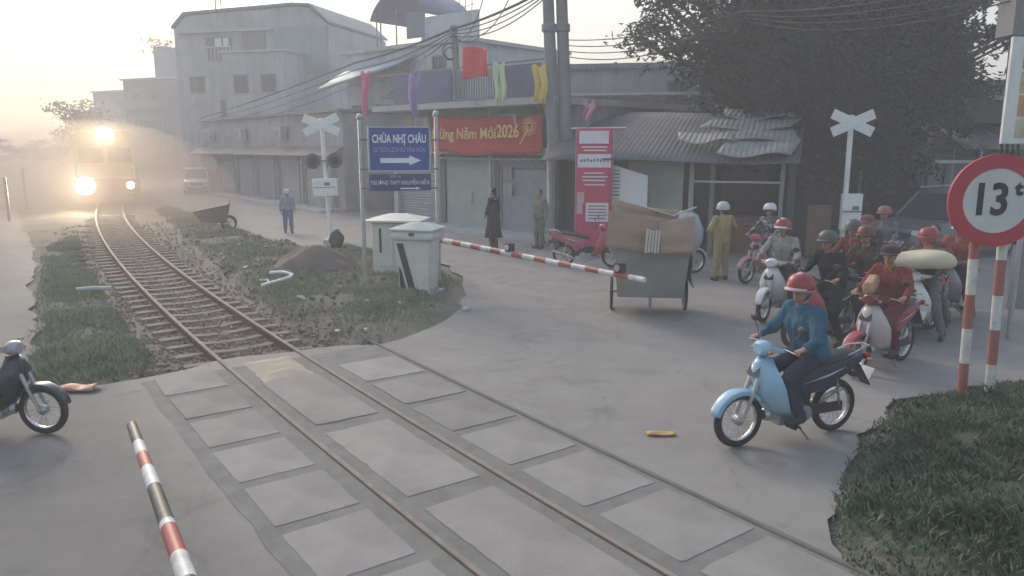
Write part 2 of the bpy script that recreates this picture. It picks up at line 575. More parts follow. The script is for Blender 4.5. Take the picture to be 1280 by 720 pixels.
for i, (s1, s0) in enumerate(LR):
    panel(s0, s1, -1.47, -.74, slab_mat, f'grey concrete panel left of the left rail, {ordw[i] if i < 9 else "farthest"} of the left row')
RR = [(12.02 - k * 1.06, 11.1 - k * 1.06) for k in range(9)][::-1]
for i, (s1, s0) in enumerate(RR):
    panel(s0, s1, .74, 1.58, slab_mat, f'grey concrete panel right of the right rail, {ordw[i] if i < 8 else "farthest"} of the right row')
MR = [(11.80, 9.98), (9.74, 7.9), (7.66, 5.8), (5.6, 3.7)][::-1]
for i, (s1, s0) in enumerate(MR):
    panel(s0, s1, -.37, .37, slab_mid, f'long grey concrete panel between the two rails, {["nearest", "second nearest", "third nearest", "farthest"][i]} of the middle row', .014)
# heap of sand and cement spread at the end of the middle row
sd_ = MB()
def sandf(u, v):
    q = on_track(11.72 + u * 1.25, (-.4 + v * .8))
    e = min(u, 1 - u, v, 1 - v) * 4
    return (q.x, q.y, -.02 + .07 * min(1, e) + .012 * nz(q.x, q.y, 7) + .02 * nz(q.x, q.y, 2))
sd_.grid(sandf, 30, 20)
struct(sd_.build('sand_patch', sandy), 'stuff')
# guard beam that edges the right row
gb = MB()
for s0 in np.arange(3.0, 13.2, .5):
    a, b = on_track(s0, 1.66), on_track(s0 + .5, 1.66)
    gb.tube([(a.x, a.y, -.01), (b.x, b.y, -.01)], .035, 6, s0 in (3.0,))
tag(gb.build('edge_beam', mat('worn_edge_beam', (.15, .135, .12), .8, .3, 3, bump=.3)), 'thin worn edge beam running outside the right row of panels', 'edge beam')

# rails
rail_side = mat('rusty_rail', (.13, .075, .05), .75, .3, 6, bump=.3)
rail_top = mat('polished_rail_head', (.30, .265, .24), .8, .3, 6, metal=0, spec=.15)
def rail(d, label):
    prof = [(-.055, -.14), (.055, -.14), (.055, -.128), (.012, -.115), (.012, -.04), (.034, -.03), (.034, .012), (.026, .02), (-.026, .02), (-.034, .012), (-.034, -.03), (-.012, -.04), (-.012, -.115), (-.055, -.128)]
    ss = list(np.arange(2.0, 62, .6))
    rings = []
    for s in ss:
        c0 = on_track(s, d); n_ = (on_track(s, d + 1) - c0)
        rings.append([tuple(c0 + n_ * x + Vector((0, 0, z))) for x, z in prof])
    o = MB().loft(rings).build('rail', rail_side, ang=30)
    tag(o, label, 'rail', 'rails of the railway track')
    hd = [(-.024, .0205), (.024, .0205), (.024, .0225), (-.024, .0225)]
    rings = []
    for s in ss:
        c0 = on_track(s, d); n_ = (on_track(s, d + 1) - c0)
        rings.append([tuple(c0 + n_ * x + Vector((0, 0, z))) for x, z in hd])
    MB().loft(rings).build('rail_head', rail_top, o)
rail(-.535, 'left steel rail of the track, rusty with a worn shiny head')
rail(.535, 'right steel rail of the track, rusty with a worn shiny head')

# sleepers
sl_m = mat('dusty_sleeper', (.25, .195, .155), .9, .3, 4, bump=.4)
sl = MB()
sl.loft([[(x, y * .95, z) for y, z in ((-.11, -.30), (.11, -.30), (.09, h), (-.09, h))] for x, h in ((-.95, -.10), (-.45, -.095), (-.2, -.115), (.2, -.115), (.45, -.095), (.95, -.10))])
first = None
k = 0
for s in np.arange(12.95, 40, .6):
    q = on_track(s)
    if first is None:
        o = first = sl.build('railway_sleeper', sl_m, bevel=.012)
    else:
        o = first.copy(); C.objects.link(o)
    o.location = (q.x, q.y, 0); o.rotation_euler = (0, 0, track_rot(s) - PI / 2 + random.uniform(-.02, .02))
    tag(o, 'dusty concrete sleeper lying in the ballast under the two rails', 'sleeper', 'sleepers under the railway track')

# ballast stones: one heap nobody could count
st = MB()
cube = [(-1, -1, -1), (1, -1, -1), (1, 1, -1), (-1, 1, -1), (-.8, -.8, 1), (.8, -.9, 1), (.7, .8, 1), (-.9, .7, 1)]
cf = [(0, 3, 2, 1), (4, 5, 6, 7), (0, 1, 5, 4), (1, 2, 6, 5), (2, 3, 7, 6), (3, 0, 4, 7)]
rg = random.Random(3)
for i in range(9000):
    s = 12.7 + 22 * rg.random() ** 1.6
    d = rg.gauss(0, .75)
    if abs(d) > 1.9: continue
    q = on_track(s, d)
    if abs(abs(d) - .535) < .07: continue
    z = ground_z(q.x, q.y)
    r = rg.uniform(.010, .032)
    st.M = Matrix.Translation((q.x, q.y, max(z, -.17) + r * .3)) @ Euler((rg.random() * 6, rg.random() * 6, rg.random() * 6)).to_matrix().to_4x4()
    st.add([(a * r * rg.uniform(.6, 1.2), b_ * r * rg.uniform(.6, 1.2), c_ * r * rg.uniform(.5, 1)) for a, b_, c_ in cube], cf)
struct(st.build('ballast', mat('ballast_stone', (.30, .225, .17), .95, .3, 9), smooth=False), 'stuff')

# ------------------------------------------------------------------ grass and ground cover
def blades(name, m, n_, where, hmin, hmax, wd, seed, lean=.5):
    rg = random.Random(seed); g = MB(); made = 0; V, F = g.v, g.f
    for _ in range(n_ * 6):
        if made >= n_: break
        q = where(rg)
        if q is None: continue
        x, y, dens = q
        made += 1
        z = ground_z(x, y) - .01
        if name == 'bank_grass': z = max(z, -.004)
        h = rg.uniform(hmin, hmax) * dens; a = rg.random() * 2 * PI
        lx, ly = math.cos(a) * h * lean * rg.random(), math.sin(a) * h * lean * rg.random()
        b_ = rg.random() * 2 * PI; wx, wy = math.cos(b_) * wd, math.sin(b_) * wd
        o = len(V)
        V.extend([(x - wx, y - wy, z), (x + wx, y + wy, z), (x + wx * .8 + lx * .5, y + wy * .8 + ly * .5, z + h * .6), (x - wx * .8 + lx * .5, y - wy * .8 + ly * .5, z + h * .6), (x + lx * 1.3, y + ly * 1.3, z + h)])
        F.extend([(o, o + 1, o + 2, o + 3), (o + 3, o + 2, o + 4)])
    return struct(g.build(name, m, smooth=False, fix=False), 'stuff')
def leafmat(name, a, b_, scale=1.5):
    m, n, l, p = _new(name)
    c = _mix(n, l, _range(n, l, _noise(n, l, scale, 4), .35, .65, 0, 1), a, b_)
    l.new(c, p.inputs['Base Color']); p.inputs['Roughness'].default_value = .7
    p.inputs['Specular IOR Level'].default_value = .25
    return m
def inpoly(poly, pad=.0):
    xs = [a for a, _ in poly]; ys = [b for _, b in poly]
    pool = []; rs = np.random.RandomState(len(poly) * 7 + 1)
    def f(rg):
        if not pool:
            x, y = rs.uniform(min(xs), max(xs), 40000), rs.uniform(min(ys), max(ys), 40000)
            d = sdist(x, y, poly)
            k = d > pad
            pool.extend(zip(x[k].tolist(), y[k].tolist(), d[k].tolist()))
        return pool.pop()
    return f
_bk = [(x, y) for x, y in bank_poly[:8]] + [(2.6, 3.6), (4, 2.6), (7.4, 3.4), (9, 8.5)]
inb = inpoly(_bk, .0)
def where_bank(rg):
    q = inb(rg)
    if q is None: return None
    x, y, d = q
    n_ = nz(x, y, 1.1, 5) + .6 * nz(x, y, 3.1, 6)
    if rg.random() > (.75 + n_ * .9) * (min(1, .16 + d * .9) if d > 0 else .04 * (1 + d / .28) * (1 + n_)): return None
    return (x, y, max(.3, min(1, .45 + d * .8)) * (1 + .6 * n_))
blades('bank_grass', leafmat('bank_grass_leaf', (.115, .15, .085), (.068, .095, .054)), 75000, where_bank, .035, .13, .009, 11, 1.1)
ini, inl = inpoly(isle, .1), inpoly(left_verge, .0)
def where_isle(rg):
    q = ini(rg)
    if q is None: return None
    x, y, d = q
    if abs((x - trk(y)) / math.sqrt(1 + (TC[1] + 2 * TC[2] * y) ** 2)) < 1.2: return None
    n_ = nz(x, y, .7, 9) + .5 * nz(x, y, 2.3, 4)
    if rg.random() > (.38 + .7 * n_) * min(1, d * 1.8): return None
    return (x, y, 1 + .7 * n_)
def where_left(rg):
    q = inl(rg)
    if q is None: return None
    x, y, d = q
    if abs((x - trk(y)) / math.sqrt(1 + (TC[1] + 2 * TC[2] * y) ** 2)) < 1.2: return None
    n_ = nz(x, y, .55, 19) + .5 * nz(x, y, 2.3, 4)
    if rg.random() > (.42 + .7 * n_) * min(1, d * 1.3): return None
    return (x, y, 1 + .7 * n_)
vg = leafmat('verge_grass_leaf', (.29, .30, .19), (.21, .22, .14))
blades('verge_grass', vg, 34000, where_isle, .03, .11, .009, 21, .8)
blades('trackside_grass', vg, 30000, where_left, .03, .12, .010, 31, .8)
# rubble and rubbish on the verge
rb = MB(); rg = random.Random(9)
for i in range(420):
    q = ini(rg)
    if q is None: continue
    x, y, d = q
    z = ground_z(x, y); r = rg.uniform(.012, .06) * (1.6 if y > 16 else 1)
    rb.M = Matrix.Translation((x, y, z)) @ Euler((rg.random() * 6, rg.random() * 6, rg.random() * 6)).to_matrix().to_4x4()
    rb.add([(a * r * rg.uniform(.5, 1.4), b_ * r * rg.uniform(.5, 1.2), c_ * r * rg.uniform(.3, .8)) for a, b_, c_ in cube], cf)
struct(rb.build('rubble', mat('rubble_stone', (.24, .21, .185), .95, .55, 3), smooth=False), 'stuff')
lt = MB(); rg = random.Random(14)
for i in range(60):
    q = (ini if i < 40 else inb)(rg)
    if q is None: continue
    x, y, d = q
    z = ground_z(x, y) + .03; r = rg.uniform(.02, .05) if i >= 40 else rg.uniform(.03, .1)
    lt.M = Matrix.Translation((x, y, z)) @ Euler((rg.uniform(-.5, .5), rg.uniform(-.5, .5), rg.random() * 6)).to_matrix().to_4x4()
    lt.grid(lambda u, v: ((u - .5) * 2 * r, (v - .5) * 1.3 * r, .25 * r * math.sin(u * 7 + i) * math.cos(v * 5)), 3, 3)
struct(lt.build('litter', mat('white_scraps', (.55, .54, .52), .7, .4, 5), solid=.003), 'stuff')
# ================================================================== buildings
M_ = dict(
    grey=mat('grey_render', (.33, .32, .345), .85, .25, .8, stain=.5, streak=.55),
    palegrey=mat('pale_grey_render', (.42, .42, .43), .85, .2, .7, stain=.4, streak=.5),
    bluewhite=mat('bluish_white_render', (.46, .50, .54), .8, .15, .8, stain=.4, streak=.5),
    green=mat('green_sheet', (.25, .31, .31), .7, .18, 1, stain=.2, ribs=('X', 2.4, .5)),
    sheet=mat('grey_corrugated_sheet', (.20, .205, .22), .6, .2, 1.1, stain=.45, ribs=('X', 2.2, .8)),
    oldsheet=mat('old_corrugated_sheet', (.105, .105, .115), .7, .3, 1.2, stain=.5, ribs=('X', 2.2, .35)),
    torn=mat('weathered_light_sheet', (.30, .30, .29), .7, .3, 1.6, stain=.5, ribs=('X', 2.2, .8)),
    farwall=mat('far_wall_render', (.15, .14, .14), .85, .2, .6, stain=.3),
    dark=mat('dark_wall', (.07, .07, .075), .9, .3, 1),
    shutter=mat('roller_shutter', (.30, .30, .34), .5, .15, 2, stain=.3, ribs=('Z', 3.2, .9)),
    door=mat('painted_door', (.27, .27, .31), .5, .2, 3, stain=.2),
    frame=mat('metal_frame', (.2, .2, .21), .5, .2, 5),
    white=mat('white_paint', (.68, .68, .67), .55, .12, 4, stain=.2),
    purple=mat('purple_blue_tarpaulin', (.12, .12, .22), .6, .15, 2, bump=.2, bscale=5),
    mauve=mat('mauve_canopy', (.22, .20, .29), .6, .15, 1.5),
    tile=mat('cement_ledge', (.45, .46, .46), .8, .2, 2, stain=.4),
    wood=mat('brown_wood', (.20, .12, .075), .7, .3, 5),
    blind=mat('greenish_blind', (.33, .37, .34), .7, .2, 2),
    pane=glass_mat('window_glass'),
    conc=mat('pole_concrete', (.23, .23, .24), .85, .2, 3, stain=.35, bump=.2),
    steel=mat('galvanised_steel', (.42, .43, .44), .45, .2, 6, metal=.6),
    black=mat('black_rubber', (.02, .02, .021), .7, .3, 10),
    brownwall=mat('brown_wall', (.17, .12, .10), .85, .25, 1.2, stain=.4),
)
def window(parent, x, z, w_, h_, y=-.02, panes=2, m='frame'):
    f = MB(); t = .06
    for a in (-w_ / 2, w_ / 2): f.box((x + a, y, z), (t, .08, h_ + t))
    for b_ in (-h_ / 2, h_ / 2): f.box((x, y, z + b_), (w_ - t, .08, t))
    for i in range(1, panes): f.box((x - w_ / 2 + w_ * i / panes, y, z), (.035, .06, h_ - t))
    o = f.build('window', M_[m], parent)
    g = MB(); g.box((x, y + .025, z), (w_ - t, .02, h_ - t)); g.build('pane', M_['pane'], o)
    return o
def shutter(parent, x, w_, h_, y=-.03, name='roller_shutter', m='shutter', z0=.02):
    b = MB(); b.box((x, y, z0 + h_ / 2), (w_, .05, h_)); o = b.build(name, M_[m], parent)
    g = MB()
    for a in (-1, 1): g.box((x + a * (w_ / 2 + .04), y - .02, z0 + h_ / 2), (.07, .09, h_))
    g.box((x, y - .05, z0 + h_ + .13), (w_ + .2, .2, .24)); g.build('shutter_housing', M_['frame'], o)
    return o

# ---- long low row along the far street
loc, rz, L = frame((-20.3, 50.5), (-7.6, 34.4))
t = thing('shed', 'long low grey shed row with roller shutters beside the far street', 'shed', loc, rz)
b = MB(); b.box((L / 2, 3.1, 2.2), (L, 6, 4.4)); b.build('wall', M_['grey'], t)
b = MB(); b.add([(-.3, -.75, 2.35), (L + .3, -.75, 2.45), (L + .3, -.02, 2.85), (-.3, -.02, 2.75), (-.3, -.75, 2.40), (L + .3, -.75, 2.50), (L + .3, -.02, 2.90), (-.3, -.02, 2.80)], [(3, 2, 1, 0), (4, 5, 6, 7), (0, 1, 5, 4), (2, 3, 7, 6), (1, 2, 6, 5), (3, 0, 4, 7)])
b.build('awning_roof', M_['oldsheet'], t)
b = MB(); b.box((L / 2, 3.1, 4.47), (L + .3, 6.5, .12)); b.build('roof', M_['sheet'], t)
for x in (2.6, 8.2, 14.0):
    b = MB(); b.box((x, -.18, 3.55), (.85, .34, .6)); o = b.build('air_conditioner', M_['palegrey'], t, bevel=.02)
    q = MB(); q.disc((x - .12, -.36, 3.55), .22, .02, 18); q.build('fan_grille', M_['frame'], o)
for k, x in enumerate(np.arange(.3, L, 3.2)):
    q = MB(); q.box((x, -.08, 1.2), (.16, .16, 2.3)); q.build('pilaster', M_['palegrey'], t)
for k, x in enumerate(np.arange(1.9, L - 1, 3.2)):
    shutter(t, x, 2.3, 2.15, m='shutter' if k % 3 else 'door')
q = MB(); q.box((L / 2, -.6, .05), (L, 1.2, .1)); q.build('front_step', M_['tile'], t)

# ---- tall grey house behind it
loc, rz, L = frame((-23.2, 54.5), (-11.9, 51.5))
t = thing('house', 'tallest grey house with a wide sloped parapet, rising behind the low shed row', 'house', loc, rz)
b = MB(); b.prism([(0, 0), (L, 0), (L, 10.6), (L - 1.3, 11.7), (L - 2.5, 11.8), (1, 11.55), (0, 10.7)], 0, 9); b.build('wall', M_['palegrey'], t)
b = MB(); b.prism([(-.1, 10.75), (1, 11.65), (L - 2.5, 11.9), (L - 1.25, 11.8), (L + .1, 10.68), (L + .1, 10.82), (L - 1.2, 11.95), (L - 2.5, 12.05), (.9, 11.8), (-.1, 10.9)], -.15, 9.15); b.build('roof_edge', M_['sheet'], t)
b = MB(); b.box((L - 2.05, -.06, 9.1), (3.9, .1, 2.9)); b.build('green_cladding', M_['green'], t)
b = MB(); b.box((L * .53, -.06, 9.1), (1.7, .1, 2.7)); b.build('grey_cladding', M_['sheet'], t)
b = MB(); b.box((L * .35, -.18, 10.45), (L * .62, .3, .14)); b.build('ledge', M_['tile'], t)
b = MB(); b.box((L * .30, -.06, 9.3), (1.9, .06, 1.5)); o = b.build('loggia_shade_panel', mat('loggia_shade', (.16, .17, .18), .9), t)  # flat panel on the wall, the shade of the loggia put into its colour
q = MB()
for x in np.arange(L * .30 - .9, L * .30 + .95, .3): q.box((x, -.12, 9.0), (.035, .04, .9))
q.box((L * .30, -.12, 9.46), (1.95, .05, .05)); q.build('railing', M_['white'], o)
q = MB(); q.box((L * .30, -.11, 9.75), (.5, .03, .5)); q.box((L * .30 + .6, -.11, 9.75), (.4, .03, .5)); q.build('sky_gap_panel', M_['white'], o)  # white panels painted as bright sky showing through the loggia
b = MB(); b.box((L * .66, -1.3, 4.4), (4.4, 2.5, 8.6)); b.build('front_wing', M_['palegrey'], t)
b = MB(); b.box((L * .66, -1.3, 8.78), (4.7, 2.8, .14)); b.build('wing_roof', M_['tile'], t)
for x, z in ((1.6, 7.0), (3.9, 5.4)): window(t, x, z, 1.1, 1.1, -.03)
window(t, L * .66 - 1, 6.8, 1.0, 1.1, -2.57); window(t, L * .66 + 1, 6.8, 1.0, 1.1, -2.57)
b = MB(); b.tube([(1.3, 3, 11.5), (1.3, 3, 15.2)], .05); b.tube([(1.75, 3, 11.5), (1.75, 3, 14.6)], .04); b.tube([(1.3, 3, 14.3), (1.75, 3, 14.3)], .03); b.build('antenna', M_['frame'], t)

# ---- tube houses far down the line
for px0, px1, ytop, Y, st, lab, m in ((166, 222, 101, 90, (196, 216, 62), 'pale narrow far house with a small stair tower on its flat roof', 'farwall'),
                                   (128, 172, 116, 104, None, 'far grey house beyond the train with the lowest roofline of the two', 'farwall')):
    a, b_ = D(px0, 240, Y), D(px1, 240, Y - 3)
    loc, rz, L = frame(a, b_)
    H = D(px0, ytop, Y).z
    t = thing('house', lab, 'house', loc, rz)
    b = MB(); b.box((L / 2, 5, H / 2), (L, 10, H)); b.build('wall', M_[m], t)
    b = MB(); b.box((L / 2, 5, H + .1), (L + .5, 10.5, .2)); b.build('roof', M_['tile'], t)
    for z in np.arange(2, H - 1, 3.0):
        for x in (L * .28, L * .7): window(t, x, z, 1.3, 1.4, -.05)
        q = MB(); q.box((L / 2, -.5, z - 1.1), (L * .9, 1, .15)); q.box((L / 2, -.95, z - .6), (L * .9, .06, .8)); q.build('balcony', M_[m], t)
    if st:
        x0, x1 = (D(st[0], 0, Y).x - a.x), (D(st[1], 0, Y).x - a.x)
        H2 = D(0, st[2], Y).z
        b = MB(); b.box(((x0 + x1) / 2, 2, (H + H2) / 2 + .1), (x1 - x0, 3, H2 - H)); b.build('stair_tower', M_['grey'], t)

# ---- bluish white house behind the shop, canopy on its roof
loc, rz, L = frame((-8.2, 39.0), (-1.9, 33.6))
t = thing('house', 'bluish white house with a mauve barrel canopy on posts above its roof terrace', 'house', loc, rz)
b = MB(); b.box((L / 2, 3.5, 3.65), (L, 7, 7.3)); b.build('wall', M_['bluewhite'], t)
b = MB(); b.box((L / 2, 3.5, 7.38), (L + .4, 7.4, .16)); b.build('roof_slab', M_['tile'], t)
b = MB(); b.add([(-.2, -1.6, 5.6), (L * .62, -1.6, 6.3), (L * .62, 0, 7.0), (-.2, 0, 6.5)], [(0, 1, 2, 3)]); b.build('awning', mat('light_blue_sheet', (.42, .49, .53), .6, .15, 1, stain=.3, ribs=('X', 2.2, .6)), t, solid=.05)
b = MB(); b.add([(L * .5, -1.3, 5.0), (L + .2, -1.3, 5.3), (L + .2, 0, 6.1), (L * .5, 0, 5.8)], [(0, 1, 2, 3)]); b.build('awning', M_['sheet'], t, solid=.05)
b = MB(); b.box((L * .78, .9, 8.05), (L * .4, .12, 1.3)); b.build('parapet', M_['bluewhite'], t)
x0, x1 = .7, 4.6
b = MB(); rings = []
for y in (1.0, 4.2):
    rings.append([(x0 + (x1 - x0) * k / 14, y, 8.95 + 1.25 * math.sin(PI * k / 14) ** .7) for k in range(15)])
b.loft(rings, closed=False, cap=False)
cn = b.build('canopy', M_['mauve'], t, solid=.06)
b = MB(); b.box((x1 - .55, .98, 8.45), (1.25, .05, 1.15)); b.build('canopy_flap', mat('blue_grey_cloth', (.2, .23, .26), .8), cn)
for x in (x0 + .45, x0 + .75, x0 + 1.9, x1 - .1):
    q = MB(); q.tube([(x, 1.05, 7.45), (x, 1.05, 9.3)], .035); q.build('canopy_post', M_['frame'], t)
b = MB(); b.lathe([(.01, 7.46), (.45, 7.46), (.45, 8.1), (.4, 8.25), (.01, 8.3)], 16, 'Z', (x0 + 2.6, 2.6, 0)); b.build('water_tank', M_['steel'], t)
for x in (1.0, 2.8, 5.4): window(t, x, 4.2, 1.1, 1.3, -.03)
window(t, 6.6, 6.4, .8, .8, -.03)
q = MB()
for x in (6.3, 6.7, 7.1): q.tube([(x, 1.5, 7.46), (x + .1, 1.5, 9.6)], .02, 5)
q.tube([(6.2, 1.5, 9.0), (7.3, 1.5, 9.1)], .015, 5); q.tube([(6.4, 1.5, 9.4), (7.0, 1.5, 9.45)], .015, 5); q.build('antenna', M_['frame'], t)

# ---- shop under the red banner
loc, rz, L = frame((-4.5, 30.4), (1.9, 24.1))
t = thing('shop', 'grey one-storey shop with a purple-blue balcony rail, under the red banner', 'shop', loc, rz)
b = MB(); b.box((L / 2, 4, 2.1), (L, 7.6, 4.2)); b.build('wall', M_['grey'], t)
b = MB(); b.box((L / 2, 3.4, 4.3), (L + .3, 8.9, .2)); b.build('roof_slab', M_['tile'], t)
ra = MB()
for x in np.arange(L * .48, L * .74, .12): ra.box((x, -.86, 4.9), (.03, .03, .96))
ra.box((L / 2, -.86, 5.52), (L, .06, .06)); ra.box((L / 2, -.86, 4.46), (L, .05, .05))
rr = ra.build('railing', M_['frame'], t); 
for x, w_, h_ in ((.30, .36, 1.06), (.83, .22, .95)):
    q = MB(); q.box((L * x, -.9, 4.95), (L * w_, .04, h_)); q.build('tarpaulin', M_['purple'], rr)
b = MB(); b.box((L / 2, -.1, 2.75), (L - .1, .16, .22)); b.build('beam', M_['tile'], t)
for x in (.15, L * .30, L * .62, L - .15):
    q = MB(); q.box((x, -.12, 1.33), (.28, .26, 2.62)); q.build('column', M_['palegrey'], t)
shutter(t, L * .15, L * .24, 2.2, -.04); shutter(t, L * .80, L * .28, 2.2, -.04, m='door')
b = MB(); b.box((L * .46, -.04, 1.25), (L * .25, .05, 2.45)); o = b.build('door', M_['blind'], t)
q = MB(); q.tube([(L * .49, -.1, .9), (L * .49, -.1, 1.35)], .02); q.build('handle', M_['steel'], o)
b = MB(); b.box((L * .52, -.30, 2.50), (L * .8, .42, .05)); b.build('door_canopy', M_['sheet'], t)
for x, z, w_, h_ in ((L * .16, 2.5, .7, .22), (L * .70, 2.1, .35, .5), (L * .70, 1.5, .4, .4)):
    q = MB(); q.box((x, -.17, z), (w_, .02, h_)); q.build('notice', M_['palegrey'], t)
b = MB(); b.box((L / 2, -.7, .06), (L + .2, 1.4, .12)); b.build('front_step', M_['tile'], t)
q = MB(); q.box((L - .35, -.45, 2.1), (.62, .04, 1.9)); q.build('white_cloth', M_['white'], t)

for x in (L * .22, L * .72):
    b = MB(); b.box((x, -.22, 3.72), (.8, .32, .5)); o = b.build('air_conditioner', M_['palegrey'], t, bevel=.02)
    q = MB(); q.disc((x - .12, -.385, 3.72), .19, .015, 18); q.build('fan_grille', M_['frame'], o)
q = MB(); q.tube([(L * .62, -.3, .1), (L * .62, -.3, 4.2)], .045, 8); q.build('drainpipe', M_['tile'], t)
# ---- red banner with gold lettering
bn = thing('banner', 'red cloth banner with golden New Year greeting, strung across the grey shop front', 'banner')
A, B = D(540, 166, 28.0), D(677, 166, 24.6)
loc, rz, L = frame(A, B)
bn.location = (A.x, A.y, 3.35); bn.rotation_euler = (0, 0, rz)
b = MB(); H = 1.22
b.grid(lambda u, v: (u * L, .05 * math.sin(u * 9) - .04 * math.cos(u * 21 + v * 4), (v - .5) * H - .10 * math.sin(u * PI) + .03 * math.sin(u * 13)), 40, 8)
b.build('cloth', mat('red_banner_cloth', (.50, .035, .03), .75, .2, 3), bn, solid=.01)
gold = mat('gold_lettering', (.72, .50, .16), .6, .15, 6)
text_mesh('lettering', 'Mừng Năm Mới', .50, gold, bn, (L * .34, -.165, -.02), width=L * .60, bold=.008)
text_mesh('lettering', '2026', .58, gold, bn, (L * .745, -.165, .04), width=L * .19, bold=.012)
q = MB(); r_ = random.Random(2)
for i in range(16):
    a = i * PI / 8; q.at((L * .925, -.165, .2), (0, a, 0)).box((.20, 0, 0), (.22, .01, .03))
for i in range(7): q.at((L * .86 + i * .045, -.165, -.28 + i * .07), (0, -.9, 0)).box((0, 0, 0), (.14, .01, .05))
q.build('firework_emblem', gold, bn)
for x in (0, L):
    q = MB(); q.tube([(x, 0, H / 2 - .02), (x + (.5 if x else -.5), .3, H / 2 + .45)], .012, 5); q.build('rope', M_['frame'], bn)

# ---- big grey wall building behind the stall
loc, rz, L = frame((1.5, 31.5), (11.8, 29.5))
t = thing('building', 'dull grey flat-roofed building with a stained wall, behind the low tin-roofed stall', 'building', loc, rz)
b = MB(); b.box((L / 2, 4, 2.95), (L, 8, 5.9)); b.build('wall', M_['grey'], t)
b = MB(); b.box((L / 2, 4, 6.0), (L + .5, 8.5, .2)); b.build('roof_slab', M_['sheet'], t)
b = MB(); b.box((L * .30, -.4, 4.9), (L * .55, .8, .10)); b.build('ledge', M_['tile'], t)
window(t, 5.1, 5.0, .9, .8, -.03); window(t, 2.0, 3.9, 1.2, 1.0, -.03)
b = MB(); b.box((5.9, -.05, 4.5), (.9, .06, 1.3)); b.build('green_panel', mat('teal_panel', (.10, .2, .2), .6), t)

# ---- low tin-roofed stall
loc, rz, L = frame((1.5, 22.6), (7.4, 20.3))
t = thing('stall', 'low shop stall with a dark tin roof and torn pale sheets at its right end', 'stall', loc, rz)
H0 = 2.55
def roof(x0, x1, z0, z1, y0, y1, name, m, r=0, n_=14):
    b = MB(); rg = random.Random(r)
    b.grid(lambda u, v: (x0 + (x1 - x0) * u + .1 * r * (v - .5), y0 + (y1 - y0) * v, z0 + (z1 - z0) * v + .05 * math.sin(u * 6 + r) + (.05 * nz(u * 9, v * 5, 1, r) if r else 0)), n_, 6)
    return b.build(name, m, t, solid=.03)
roof(-.3, L + .2, H0, 3.95, -1.2, 3.6, 'roof', M_['oldsheet'])
for i, (x0, x1, za, zb, ya, yb) in enumerate(((4.5, 6.3, 2.62, 2.98, -1.4, -.4), (4.3, 6.5, 3.0, 3.28, -.5, .6), (3.8, 6.2, 3.3, 3.58, .4, 1.3), (4.4, 6.3, 3.62, 3.9, 1.3, 2.5), (3.4, 4.9, 2.96, 3.2, -.5, .4))):
    b = MB(); rg = random.Random(i)
    s1, s2, s3 = rg.uniform(-.3, .3), rg.uniform(-.25, .25), rg.uniform(0, 6)
    b.grid(lambda u, v: (x0 + (x1 - x0) * u + s1 * v, ya + (yb - ya) * v + s2 * u, za + (zb - za) * v + .09 + .06 * math.sin(u * 7 + s3) * (1 - v) + .07 * abs(u - .5)), 14, 5)
    b.build('torn_sheet', M_['torn'], t, solid=.025)
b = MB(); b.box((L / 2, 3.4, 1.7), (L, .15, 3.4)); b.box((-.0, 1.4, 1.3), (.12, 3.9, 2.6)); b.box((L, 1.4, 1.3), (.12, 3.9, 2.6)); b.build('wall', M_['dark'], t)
b = MB(); b.box((4.3, 0, 1.25), (.12, .14, 2.5)); b.build('post', M_['frame'], t)
b = MB(); b.box((L - .2, -.9, 1.25), (.10, .10, 2.5)); b.build('post', M_['frame'], t)
b = MB(); b.box((2.75, -.1, 1.28), (1.55, .06, 2.5)); b.build('front_panel', M_['blind'], t)
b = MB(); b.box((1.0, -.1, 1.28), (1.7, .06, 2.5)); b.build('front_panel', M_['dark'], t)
b = MB(); b.box((3.75, -.12, 1.28), (.12, .1, 2.5)); b.build('post', M_['palegrey'], t)
b = MB(); b.box((5.1, .8, .5), (1.8, .6, 1.0)); b.build('counter', M_['wood'], t)
b = MB(); b.box((5.0, -.75, 2.02), (2.2, .04, .05)); b.build('rail', M_['steel'], t)
b = MB(); b.box((4.9, 3.25, 1.7), (1.4, .1, .9)); b.build('shelf', M_['brownwall'], t)
# ---- white notice board and pink roll-up banner before it
bo = thing('notice_board', 'white blank notice board leaning at the stall front, right of the pink banner', 'notice board')
A = D(764, 232, 21.2); bo.location = (A.x, A.y, 0); bo.rotation_euler = (0, 0, -.3)
b = MB(); b.prism([(0, 1.35), (1.0, 1.22), (1.0, 2.15), (.1, 2.42), (0, 2.40)], -.02, .02); b.build('panel', mat('white_board', (.66, .67, .70), .5, .08, 3, stain=.1), bo)
q = MB()
for k in range(9): q.box((.14, -.024, 2.28 - k * .095), (.2, .006, .03 + .02 * (k % 2)))
q.build('printed_lines', mat('grey_print', (.2, .2, .22), .6), bo)
for x in (.06, .94):
    q = MB(); q.tube([(x, .02, 0), (x, .02, 1.4)], .022); q.build('leg', M_['frame'], bo)
pb = thing('advertising_banner', 'tall pink roll-up banner with white text blocks, left of the white notice board', 'banner')
A = D(741, 300, 21.0); pb.location = (A.x, A.y, 0); pb.rotation_euler = (0, 0, -.12)
W_, z0, z1 = 1.0, .02, 3.42
pink = mat('pink_print', (.55, .05, .12), .5, .2, 1.2)
b = MB(); b.grid(lambda u, v: ((u - .5) * W_, .012 * math.sin(v * 8), z0 + (z1 - z0) * v), 6, 20); b.build('sheet', pink, pb, solid=.008)
wp = mat('white_print', (.70, .66, .69), .5, .12, 5)
def block(z, h, x=0, w_=.82, m=wp): 
    q = MB(); q.box((x, -.022, z), (w_, .012, h)); return q.build('text_block', m, pb)
block(3.18, .34, -.02, .8); 
o = block(2.55, .36, 0, .9); q = MB()
for k in range(9): q.box((-.36 + k * .09, -.031, 2.55 + .012 * (k % 3)), (.06, .004, .07))
